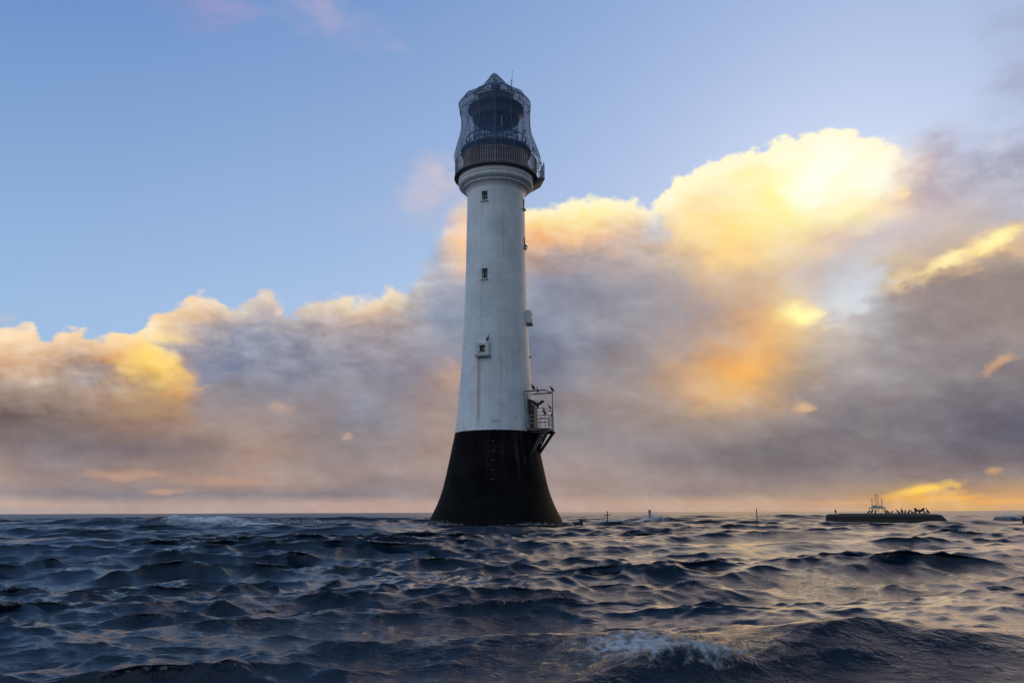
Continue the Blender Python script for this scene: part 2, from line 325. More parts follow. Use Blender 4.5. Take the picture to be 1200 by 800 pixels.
# --------------------------------------------------------------------------
# mesh building
# --------------------------------------------------------------------------
class MB:
    """collects shapes, then links them as one mesh object"""
    def __init__(self): self.v = []; self.f = []; self.uv = {}
    def add(self, verts, faces):
        o = len(self.v); self.v += [tuple(p) for p in verts]
        self.f += [tuple(i + o for i in q) for q in faces]
    def box(self, c, s, rz=0.0, rot=None):
        x, y, z = (k / 2 for k in s)
        m = rot if rot is not None else Matrix.Rotation(rz, 3, 'Z')
        pts = [m @ Vector((a * x, b * y, e * z)) + Vector(c) for e in (-1, 1) for b in (-1, 1) for a in (-1, 1)]
        self.add(pts, [(0, 2, 3, 1), (4, 5, 7, 6), (0, 1, 5, 4), (2, 6, 7, 3), (0, 4, 6, 2), (1, 3, 7, 5)])
    def tube(self, pts, r, n=6, caps=True):
        pts = [Vector(p) for p in pts]; rs = r if isinstance(r, (list, tuple)) else [r] * len(pts)
        rings = []; last = None
        for i, p in enumerate(pts):
            t = (pts[min(i + 1, len(pts) - 1)] - pts[max(i - 1, 0)]).normalized()
            if last is None:
                a = t.orthogonal().normalized()
            else:
                a = (last - t * last.dot(t)).normalized()
            last = a; b = t.cross(a)
            rings.append([p + (a * math.cos(2 * math.pi * k / n) + b * math.sin(2 * math.pi * k / n)) * rs[i] for k in range(n)])
        vs = [q for r_ in rings for q in r_]; fs = []
        for i in range(len(pts) - 1):
            for k in range(n):
                fs.append((i * n + k, i * n + (k + 1) % n, (i + 1) * n + (k + 1) % n, (i + 1) * n + k))
        if caps:
            fs.append(tuple(reversed(range(n)))); fs.append(tuple(range((len(pts) - 1) * n, len(pts) * n)))
        self.add(vs, fs)
    def ring(self, r, z, t, n=64, a0=0.0, a1=2 * math.pi, c=(0, 0), k=6):
        full = abs(a1 - a0 - 2 * math.pi) < 1e-6
        m = n if full else n + 1
        pts = [(c[0] + r * math.cos(a0 + (a1 - a0) * i / n), c[1] + r * math.sin(a0 + (a1 - a0) * i / n), z) for i in range(m)]
        if not full: self.tube(pts, t, k); return
        vs = []; fs = []
        for i in range(n):
            a = 2 * math.pi * i / n
            for j in range(k):
                b = 2 * math.pi * j / k
                vs.append((c[0] + (r + t * math.cos(b)) * math.cos(a), c[1] + (r + t * math.cos(b)) * math.sin(a), z + t * math.sin(b)))
        for i in range(n):
            for j in range(k):
                fs.append((i * k + j, ((i + 1) % n) * k + j, ((i + 1) % n) * k + (j + 1) % k, i * k + (j + 1) % k))
        self.add(vs, fs)
    def lathe(self, prof, n=96, a0=0.0, a1=2 * math.pi, c=(0, 0), close=False):
        """prof = list of (r, z)"""
        full = abs(a1 - a0 - 2 * math.pi) < 1e-6
        m = n + 1
        o = len(self.v); vs = []; fs = []
        for r, z in prof:
            for i in range(m):
                a = a0 + (a1 - a0) * i / n
                vs.append((c[0] + r * math.cos(a), c[1] + r * math.sin(a), z))
        q = len(prof)
        for j in range(q - 1 if not close else q):
            j2 = (j + 1) % q
            for i in range(n):
                f = (j * m + i, j * m + i + 1, j2 * m + i + 1, j2 * m + i)
                fs.append(f)
                rj, rk = prof[j], prof[j2]
                self.uv[len(self.f) + len(fs) - 1] = [((a0 + (a1 - a0) * ii / n) * 2.6, zz) for ii, zz in ((i, rj[1]), (i + 1, rj[1]), (i + 1, rk[1]), (i, rk[1]))]
        self.add(vs, fs)
    def loft(self, rings):
        n = len(rings[0]); vs = [p for r in rings for p in r]; fs = []
        for i in range(len(rings) - 1):
            for k in range(n):
                fs.append((i * n + k, i * n + (k + 1) % n, (i + 1) * n + (k + 1) % n, (i + 1) * n + k))
        fs.append(tuple(reversed(range(n)))); fs.append(tuple(range((len(rings) - 1) * n, len(rings) * n)))
        self.add(vs, fs)
    def build(self, name, mat, parent=None, sharp=40, loc=None, weld=False):
        me = bpy.data.meshes.new(name); me.from_pydata(self.v, [], self.f)
        if self.uv:
            ul = me.uv_layers.new(name='metres')
            for p in me.polygons:
                q = self.uv.get(p.index)
                if q:
                    for li, t in zip(p.loop_indices, q): ul.data[li].uv = t
        if weld:
            bm = bmesh.new(); bm.from_mesh(me); bmesh.ops.remove_doubles(bm, verts=bm.verts, dist=1e-4)
            bm.to_mesh(me); bm.free()
        me.polygons.foreach_set('use_smooth', [True] * len(me.polygons))
        me.set_sharp_from_angle(angle=rad(sharp))
        me.materials.append(mat)
        o = bpy.data.objects.new(name, me); COL.objects.link(o)
        if parent is not None: o.parent = parent
        if loc is not None: o.location = loc
        return o


def tag(o, label=None, cat=None, group=None, kind=None):
    for k, v in (('label', label), ('category', cat), ('group', group), ('kind', kind)):
        if v: o[k] = v
    return o

def empty(name, loc, rz=0.0):
    o = bpy.data.objects.new(name, None); COL.objects.link(o)
    o.location = loc; o.rotation_euler = (0, 0, rz); o.empty_display_size = .5
    return o


def new_mat(name):
    m = bpy.data.materials.new(name); m.use_nodes = True
    nt = m.node_tree; b = nt.nodes['Principled BSDF']
    return m, nt, b

def plain(name, rgb, rough=.6, metal=0.0, vary=.25, scale=3.0):
    m, nt, b = new_mat(name)
    tc = node(nt, 'ShaderNodeTexCoord')
    n = noise(nt, tc.outputs['Object'], scale, 6, .6)
    f = E(nt, n.outputs['Fac']).smooth(.3, .7)
    c = mixc(nt, f, [k * (1 - vary) for k in rgb], [min(1, k * (1 + vary)) for k in rgb])
    nt.links.new(c, b.inputs['Base Color'])
    b.inputs['Roughness'].default_value = rough; b.inputs['Metallic'].default_value = metal
    return m

# --------------------------------------------------------------------------
# the sea: a sum of many wind waves on one sheet that runs to the horizon
# --------------------------------------------------------------------------
SEA_LEVEL = .5
# breaking crests and piled-up water: x, y, half width, half depth, rise, foam
BREAKS = [
    (.70, 4.55, .46, .34, .10, 1.2), (1.05, 4.4, .36, .26, .05, 1.0),
    (1.9, 4.9, 1.1, .26, .10, 0.0), (-.35, 4.9, .8, .26, .07, .0),
    (-7.0, 56.2, 2.6, .8, .12, .8), (-3.6, 54.6, 2.2, .7, .12, .9), (.5, 54.2, 2.0, .6, .08, .7), (3.0, 55.2, 1.6, .6, .1, .6),
    (-13.0, 66, 4.0, 1.2, .20, .55), (-19.0, 69, 6.5, 1.6, .42, 1.3), (-27, 73, 6.0, 1.6, .42, 1.2), (-24, 63, 4, 1.2, .25, .9), (-33, 70, 5, 1.2, .18, .5),
    (9.0, 69, 3.2, 1.2, .32, 1.1), (13.3, 76, 2.0, 1.0, .40, 1.0), (7.0, 62, 2.0, .9, .12, .5),
    (24.4, 63.8, 1.0, .7, .15, .7), (34, 62, 2.2, 1.0, .15, .45), (45, 74, 2.6, 1.0, .4, .9), (28.5, 61.0, 4.5, 1.0, .16, .4),
]

def fbm2(x, y, seed, octaves=5):
    r = np.random.default_rng(seed); out = np.zeros_like(x); amp = 1.0
    fr = 1.0
    for o in range(octaves):
        s = np.zeros_like(x)
        for i in range(5):
            a = r.uniform(0, 2 * math.pi); ph = r.uniform(0, 6.28); k = fr * r.uniform(.7, 1.4)
            s += np.sin(k * (x * math.cos(a) + y * math.sin(a)) + ph)
        out += amp * s / 3.0; amp *= .55; fr *= 2.03
    return out

def wave_set():
    lam = np.exp(np.linspace(math.log(.09), math.log(26.0), 250))
    k = 2 * math.pi / lam
    band = np.interp(np.log(lam), np.log([.12, .25, .5, 1, 2, 4, 6, 9, 14, 26]), [.115, .15, .145, .135, .135, .122, .09, .062, .045, .03])
    dl = math.log(lam[1] / lam[0]) / math.log(2)
    slope = band * math.sqrt(dl) * math.sqrt(2)
    amp = slope / k * RNG.uniform(.6, 1.4, lam.size)
    spread = np.interp(np.log(lam), np.log([.13, .6, 2, 6, 26]), [44, 32, 24, 18, 12])
    ang = np.radians(-79 + RNG.normal(0, 1, lam.size) * spread)
    return lam, k, amp, np.cos(ang), np.sin(ang), RNG.uniform(0, 2 * math.pi, lam.size)

WAVES = wave_set()

def sea_height(X, Y, cell):
    lam, k, amp, cx, cy_, ph = WAVES
    X = X.astype(np.float32); Y = Y.astype(np.float32)
    z = np.zeros_like(X); dx = np.zeros_like(X); dy = np.zeros_like(X)
    jx = np.ones_like(X); jy = np.ones_like(X); jxy = np.zeros_like(X)
    lost = np.zeros_like(X)
    # gusts make patches of rougher and smoother water
    gust = np.clip(.98 + .62 * fbm2(X / 4.5, Y / 8.0, 5, 3), .22, 1.75).astype(np.float32)
    for i in range(lam.size):
        w = np.clip((lam[i] / cell - 2.2) / 2.5, 0, 1).astype(np.float32)
        sl = np.float32(amp[i] * k[i])
        lost += (1 - w) * sl * sl * .5
        if w.max() <= 0: continue
        p = np.float32(k[i] * cx[i]) * X + np.float32(k[i] * cy_[i]) * Y + np.float32(ph[i])
        g = gust if lam[i] < 2.2 else np.float32(1.0)
        s = np.sin(p) * w * g; c = np.cos(p) * w * g
        z += np.float32(amp[i]) * c
        q = np.float32((1.7 if lam[i] > .6 else 1.1) * amp[i])
        dx -= q * np.float32(cx[i]) * s; dy -= q * np.float32(cy_[i]) * s
        qk = q * np.float32(k[i])
        jx -= qk * np.float32(cx[i] ** 2) * c; jy -= qk * np.float32(cy_[i] ** 2) * c
        jxy -= qk * np.float32(cx[i] * cy_[i]) * c
    return z, dx, dy, jx * jy - jxy * jxy, np.sqrt(lost)

def build_sea():
    rows = [0.0, .8, 1.5, 2.2, 2.8]
    r = 3.2
    while r < 14000:
        rows.append(r)
        r *= 1.0 + np.interp(math.log(r), [math.log(3), math.log(150), math.log(500), math.log(5000)], [.0036, .0042, .013, .03])
    rows = np.array(rows)
    dense = np.radians(np.arange(-43, 43.001, .082))
    mid = np.radians(np.arange(43.4, 80, .5)); far = np.radians(np.arange(82, 180, 3.0))
    th = np.concatenate([-far[::-1], -mid[::-1], dense, mid, far, [math.pi]])   # last column closes behind
    th = np.concatenate([[-math.pi], th])
    nr, nc = rows.size, th.size
    dr = np.gradient(rows)
    verts = np.zeros((nr, nc, 3), np.float32); foam = np.zeros((nr, nc), np.float32); lostA = np.zeros((nr, nc), np.float32)
    S, C = np.sin(th), np.cos(th)
    for i0 in range(0, nr, 64):
        i1 = min(nr, i0 + 64)
        R = rows[i0:i1, None]
        X = (R * S[None, :]); Y = (R * C[None, :])
        cell = np.maximum(np.maximum(dr[i0:i1], rows[i0:i1] * .0014), .012)[:, None] * np.ones((1, nc))
        z, dx, dy, J, lost = sea_height(X, Y, cell)
        fo = np.clip((.22 - J) / .3, 0, 1)
        fo *= np.clip(1.4 - rows[i0:i1, None] / 400, 0, 1) * .8
        if rows[i0] < 130:
            rough = fbm2(X * 2.2, Y * 2.2, 9, 6)
            big = fbm2(X * .6, Y * .6, 21, 3)
            for bx, by, rx, ry, h, fm in BREAKS:
                near = by < 20
                q = ((X - bx) / rx + (0 if near else .3 * big)) ** 2 + ((Y - by) / ry + .25 * big) ** 2
                g = np.exp(-q)
                # steep on the near side, long behind
                z += g * h * (1 + (.16 if near else .35) * rough * (1.0 if fm > 0 else .12))
                if fm > 0:
                    fo = np.maximum(fo, np.clip(fm * (1.25 * np.exp(-q * .8) - .15 + .22 * rough * np.exp(-q * .4)), 0, 1.5))
        verts[i0:i1, :, 0] = X + dx; verts[i0:i1, :, 1] = Y + dy; verts[i0:i1, :, 2] = z + SEA_LEVEL
        foam[i0:i1] = fo; lostA[i0:i1] = lost
    verts[0, :, 2] = -.2; verts[0, :, :2] = 0
    idx = np.arange(nr * nc).reshape(nr, nc)
    a = idx[:-1, :-1].ravel(); b = idx[:-1, 1:].ravel(); c = idx[1:, 1:].ravel(); d = idx[1:, :-1].ravel()
    quads = np.stack([a, d, c, b], 1).astype(np.int32)
    me = bpy.data.meshes.new('sea')
    me.vertices.add(nr * nc); me.vertices.foreach_set('co', verts.ravel())
    n = quads.shape[0]
    me.loops.add(n * 4); me.loops.foreach_set('vertex_index', quads.ravel())
    me.polygons.add(n)
    me.polygons.foreach_set('loop_start', np.arange(0, n * 4, 4, dtype=np.int32))
    me.polygons.foreach_set('use_smooth', np.ones(n, bool))
    me.update(calc_edges=True)
    for nm, arr in (('foam', foam), ('chop', lostA)):
        at = me.attributes.new(nm, 'FLOAT', 'POINT'); at.data.foreach_set('value', arr.ravel())
    me.materials.append(water_material())
    o = bpy.data.objects.new('sea', me); COL.objects.link(o)
    tag(o, 'dark blue choppy open sea with steep wind waves and a few white crests', 'sea', kind='structure')

def water_material():
    m, nt, b = new_mat('sea_water')
    tc = node(nt, 'ShaderNodeTexCoord'); ob = tc.outputs['Object']
    fa = node(nt, 'ShaderNodeAttribute', attribute_name='foam'); ch = node(nt, 'ShaderNodeAttribute', attribute_name='chop')
    foam = E(nt, fa.outputs['Fac']); chop = E(nt, ch.outputs['Fac'])
    # ripples too small for the mesh, drawn out along the crests
    v1 = mapping(nt, ob, scale=(.7, 2.2, 1), rot=(0, 0, rad(18)))
    fine = noise(nt, v1, 5.0, 6, .62, .6)
    cap = noise(nt, mapping(nt, ob, scale=(1, 1.6, 1), rot=(0, 0, rad(-25))), 17.0, 4, .6, .4)
    mid_ = noise(nt, mapping(nt, ob, scale=(1, 2.0, 1), rot=(0, 0, rad(10))), .55, 5, .55, .3)
    pn = noise(nt, mapping(nt, ob, scale=(.16, .34, 1), rot=(0, 0, rad(12))), 1.0, 4, .55)
    patch = E(nt, pn.outputs['Fac']).smooth(.36, .62, .22, 1.0)
    hgt = ((E(nt, fine.outputs['Fac']) - .5) * .026 + (E(nt, cap.outputs['Fac']) - .5) * .012) * patch \
        + (E(nt, mid_.outputs['Fac']) - .5) * (chop.smooth(.12, .30) * .30)
    fn = noise(nt, ob, 22.0, 8, .72, .5); fn2 = noise(nt, ob, 2.6, 5, .6)
    lace = (E(nt, fn.outputs['Fac']) * .7 + E(nt, fn2.outputs['Fac']) * .3)
    cells = node(nt, 'ShaderNodeTexVoronoi', feature='DISTANCE_TO_EDGE'); nt.links.new(ob, cells.inputs['Vector']); cells.inputs['Scale'].default_value = 13.0
    holes = E(nt, cells.outputs['Distance']).smooth(.05, .35) * .30
    ff = (foam * .95 + (lace - .5) * 4.2 - .52 - holes)
    fmask = ff.smooth(-.10, .55)
    hgt = hgt + fmask * (E(nt, fn.outputs['Fac'])) * .05
    bp = node(nt, 'ShaderNodeBump'); bp.inputs['Strength'].default_value = 1.0; bp.inputs['Distance'].default_value = 1.0
    nt.links.new(hgt.s, bp.inputs['Height'])
    b.inputs['Base Color'].default_value = (.002, .012, .027, 1)
    al = (chop - .16)._m('MAXIMUM', 0.0) * .9; rg = (al * al + .0000100)._m('POWER', .25)
    rg = (rg * .92)._m('MAXIMUM', .03)
    nt.links.new(rg.s, b.inputs['Roughness']); b.inputs['IOR'].default_value = 1.333
    nt.links.new(bp.outputs[0], b.inputs['Normal'])
    fb = node(nt, 'ShaderNodeBsdfDiffuse'); fb.inputs['Color'].default_value = (.68, .72, .77, 1)
    nt.links.new(bp.outputs[0], fb.inputs['Normal'])
    mx = node(nt, 'ShaderNodeMixShader'); nt.links.new((fmask * .9).s, mx.inputs[0])
    nt.links.new(b.outputs[0], mx.inputs[1]); nt.links.new(fb.outputs[0], mx.inputs[2])
    out = [n for n in nt.nodes if n.type == 'OUTPUT_MATERIAL'][0]
    nt.links.new(mx.outputs[0], out.inputs[0])
    return m

# --------------------------------------------------------------------------
# the lighthouse
# --------------------------------------------------------------------------
TX, TY = -1.25, 60.0
PROFILE = [(-4, 7.2), (-2, 6.25), (0, 5.35), (.9, 4.95), (2.1, 4.36), (3.1, 3.99), (4.1, 3.74), (5.1, 3.53), (6.1, 3.33),
           (7.4, 3.08), (9.87, 2.83), (11.45, 2.71), (13.84, 2.57), (16.56, 2.45), (21.4, 2.35), (26.6, 2.31)]

def tower_r(z):
    zs = [p[0] for p in PROFILE]; rs = [p[1] for p in PROFILE]
    i = max(1, min(len(zs) - 3, next((k for k in range(len(zs) - 1) if zs[k + 1] >= z), len(zs) - 2)))
    # cubic through the neighbours with finite differences
    m0 = (rs[i+1] - rs[i-1]) / (zs[i+1] - zs[i-1])
    m1 = (rs[min(i+2, len(zs)-1)] - rs[i]) / (zs[min(i+2, len(zs)-1)] - zs[i])
    h = zs[i+1] - zs[i]; t = (z - zs[i]) / h
    return ((2*t**3 - 3*t*t + 1) * rs[i] + (t**3 - 2*t*t + t) * h * m0 + (-2*t**3 + 3*t*t) * rs[i+1] + (t**3 - t*t) * h * m1)

def polar(phi, r, z, t=0.0):
    """phi degrees from the seaward front, positive to +X; t = sideways shift"""
    p = rad(phi)
    return Vector((r * math.sin(p) + t * math.cos(p), -r * math.cos(p) + t * math.sin(p), z))

def turn(phi): return Matrix.Rotation(rad(phi), 3, 'Z')       # local -Y looks outwards at phi

def white_paint():
    m, nt, b = new_mat('weathered_white_paint')
    tc = node(nt, 'ShaderNodeTexCoord'); ob = tc.outputs['Object']
    uv = node(nt, 'ShaderNodeUVMap', uv_map='metres')
    br = node(nt, 'ShaderNodeTexBrick'); nt.links.new(uv.outputs[0], br.inputs['Vector'])
    br.inputs['Scale'].default_value = 1.0; br.inputs['Brick Width'].default_value = 1.25; br.inputs['Row Height'].default_value = .42
    br.inputs['Mortar Size'].default_value = .012; br.inputs['Mortar Smooth'].default_value = .6
    br.inputs['Color1'].default_value = (.93, .93, .93, 1); br.inputs['Color2'].default_value = (1, 1, 1, 1); br.inputs['Mortar'].default_value = (.76, .76, .74, 1)
    big = noise(nt, ob, .55, 5, .6); fine = noise(nt, ob, 6.0, 6, .65)
    stv = mapping(nt, uv.outputs[0], scale=(3.2, .10, 1)); st = noise(nt, stv, 1.0, 5, .6)
    base = mixc(nt, E(nt, big.outputs['Fac']).smooth(.35, .7), (.82, .83, .82), (.66, .68, .67))
    base = mixc(nt, E(nt, st.outputs['Fac']).smooth(.50, .74) * .45, base, (.46, .43, .37))
    base = mixc(nt, E(nt, fine.outputs['Fac']).smooth(.58, .72) * .25, base, (.45, .44, .42))
    base = mixc(nt, .8, base, br.outputs['Color'], 'MULTIPLY')
    sp = node(nt, 'ShaderNodeSeparateXYZ'); nt.links.new(ob, sp.inputs[0]); x, y, z = (E(nt, s) for s in sp.outputs)
    frontside = y.smooth(-.5, -1.0)
    wob = (E(nt, st.outputs['Fac']) - .5) * .10
    # rust runs under the projecting window and a few other fittings
    for cx, w, z0, z1, s in ((-1.20, .20, 7.4, 12.9, .62), (-.42, .05, 8.6, 12.9, .22), (.18, .05, 20.6, 24.2, .22), (-.15, .25, 8.0, 12.4, .10)):
        g = (x - cx + wob).abs().smooth(w, w * .2) * z.smooth(z0 - .2, z0 + 1.5) * z.smooth(z1 + .15, z1 - .1) * frontside
        base = mixc(nt, g * s, base, (.36, .27, .17))
    # scuffed, flaking paint where the white begins
    chip = noise(nt, mapping(nt, uv.outputs[0], scale=(1.0, 1.6, 1)), 2.6, 6, .62)
    cm = E(nt, chip.outputs['Fac']).smooth(.55, .61) * z.smooth(9.4, 7.5) * E(nt, big.outputs['Fac']).smooth(.47, .62)
    base = mixc(nt, cm * .75, base, (.06, .06, .06))
    side = (x.smooth(1.7, 2.7) * z.smooth(11.0, 8.0)) * E(nt, st.outputs['Fac']).smooth(.35, .6)
    base = mixc(nt, side * .75, base, (.09, .09, .09))
    nt.links.new(base, b.inputs['Base Color']); b.inputs['Roughness'].default_value = .45
    bp = node(nt, 'ShaderNodeBump'); bp.inputs['Strength'].default_value = .35; bp.inputs['Distance'].default_value = .012
    h = E(nt, br.outputs['Fac']) * -.6 + E(nt, fine.outputs['Fac']) * .5
    nt.links.new(h.s, bp.inputs['Height']); nt.links.new(bp.outputs[0], b.inputs['Normal'])
    return m

def black_stone():
    m, nt, b = new_mat('wet_black_masonry')
    tc = node(nt, 'ShaderNodeTexCoord'); ob = tc.outputs['Object']
    uv = node(nt, 'ShaderNodeUVMap', uv_map='metres')
    br = node(nt, 'ShaderNodeTexBrick'); nt.links.new(uv.outputs[0], br.inputs['Vector'])
    br.inputs['Scale'].default_value = 1.0; br.inputs['Brick Width'].default_value = 1.3; br.inputs['Row Height'].default_value = .40
    br.inputs['Mortar Size'].default_value = .018; br.inputs['Mortar Smooth'].default_value = .5
    big = noise(nt, ob, .7, 6, .6); fine = noise(nt, ob, 7.0, 6, .65)
    st = noise(nt, mapping(nt, uv.outputs[0], scale=(3.0, .22, 1)), 1.0, 6, .62)
    sp = node(nt, 'ShaderNodeSeparateXYZ'); nt.links.new(ob, sp.inputs[0]); x, y, z = (E(nt, s) for s in sp.outputs)
    base = mixc(nt, E(nt, big.outputs['Fac']).smooth(.35, .7), (.0025, .0025, .003), (.013, .0115, .0105))
    base = mixc(nt, z.smooth(4.5, 1.2) * E(nt, fine.outputs['Fac']).smooth(.35, .65) * .7, base, (.008, .011, .006))
    base = mixc(nt, E(nt, st.outputs['Fac']).smooth(.50, .68) * z.smooth(1.5, 6.0) * x.smooth(-1.6, 1.4) * .7, base, (.055, .048, .045))
    base = mixc(nt, E(nt, fine.outputs['Fac']).smooth(.66, .72) * .2, base, (.045, .045, .043))
    base = mixc(nt, E(nt, br.outputs['Fac']) * .6, base, (.002, .002, .002))
    nt.links.new(base, b.inputs['Base Color'])
    b.inputs['Roughness'].default_value = .65; b.inputs['Specular IOR Level'].default_value = .05
    bp = node(nt, 'ShaderNodeBump'); bp.inputs['Strength'].default_value = .7; bp.inputs['Distance'].default_value = .06
    h = E(nt, br.outputs['Fac']) * -1.0 + E(nt, fine.outputs['Fac']) * .8
    nt.links.new(h.s, bp.inputs['Height']); nt.links.new(bp.outputs[0], b.inputs['Normal'])
    return m

def netting():
    m, nt, b = new_mat('bird_netting')
    uv = node(nt, 'ShaderNodeUVMap', uv_map='metres'); sp = node(nt, 'ShaderNodeSeparateXYZ')
    nt.links.new(mapping(nt, uv.outputs[0], rot=(0, 0, rad(45))), sp.inputs[0])
    u, v = E(nt, sp.outputs[0]), E(nt, sp.outputs[1])
    def lines(q): return (q * (1 / .075))._m('FRACT')._m('LESS_THAN', .31)
    thread = lines(u)._m('MAXIMUM', lines(v))
    b.inputs['Base Color'].default_value = (.045, .085, .17, 1); b.inputs['Roughness'].default_value = .7
    tr = node(nt, 'ShaderNodeBsdfTransparent'); mx = node(nt, 'ShaderNodeMixShader')
    nt.links.new(thread.s, mx.inputs[0]); nt.links.new(tr.outputs[0], mx.inputs[1]); nt.links.new(b.outputs[0], mx.inputs[2])
    nt.links.new(mx.outputs[0], [n for n in nt.nodes if n.type == 'OUTPUT_MATERIAL'][0].inputs[0])
    return m

def thin_glass(name, tint=(.85, .9, .95), amount=.3, rough=.05):
    m, nt, b = new_mat(name)
    b.inputs['Base Color'].default_value = (.02, .03, .04, 1); b.inputs['Roughness'].default_value = rough
    tr = node(nt, 'ShaderNodeBsdfTransparent'); tr.inputs[0].default_value = tint + (1,)
    mx = node(nt, 'ShaderNodeMixShader'); mx.inputs[0].default_value = amount
    nt.links.new(tr.outputs[0], mx.inputs[1]); nt.links.new(b.outputs[0], mx.inputs[2])
    nt.links.new(mx.outputs[0], [n for n in nt.nodes if n.type == 'OUTPUT_MATERIAL'][0].inputs[0])
    return m

def rusty(name, rgb, rust=(.10, .045, .022), amount=.5):
    m, nt, b = new_mat(name)
    tc = node(nt, 'ShaderNodeTexCoord'); n = noise(nt, tc.outputs['Object'], 1.1, 6, .65); n2 = noise(nt, tc.outputs['Object'], 9, 5, .6)
    c = mixc(nt, E(nt, n.outputs['Fac']).smooth(.48, .66) * amount, rgb, rust)
    c = mixc(nt, E(nt, n2.outputs['Fac']).smooth(.45, .7) * .3, c, [k * .4 for k in rgb])
    nt.links.new(c, b.inputs['Base Color']); b.inputs['Roughness'].default_value = .55
    return m

def cut(o, boxes):
    """cut recesses out of a mesh and keep the result as its own mesh"""
    mb = MB()
    for c, s, phi in boxes: mb.box(c, s, rot=turn(phi))
    k = mb.build('recess', o.data.materials[0], o.parent)
    md = o.modifiers.new('recess', 'BOOLEAN'); md.object = k; md.operation = 'DIFFERENCE'; md.solver = 'EXACT'
    bpy.context.view_layer.update()
    dg = bpy.context.evaluated_depsgraph_get()
    me = bpy.data.meshes.new_from_object(o.evaluated_get(dg)); old = o.data
    o.modifiers.clear(); o.data = me; me.name = old.name
    bpy.data.objects.remove(k); me.set_sharp_from_angle(angle=rad(30))

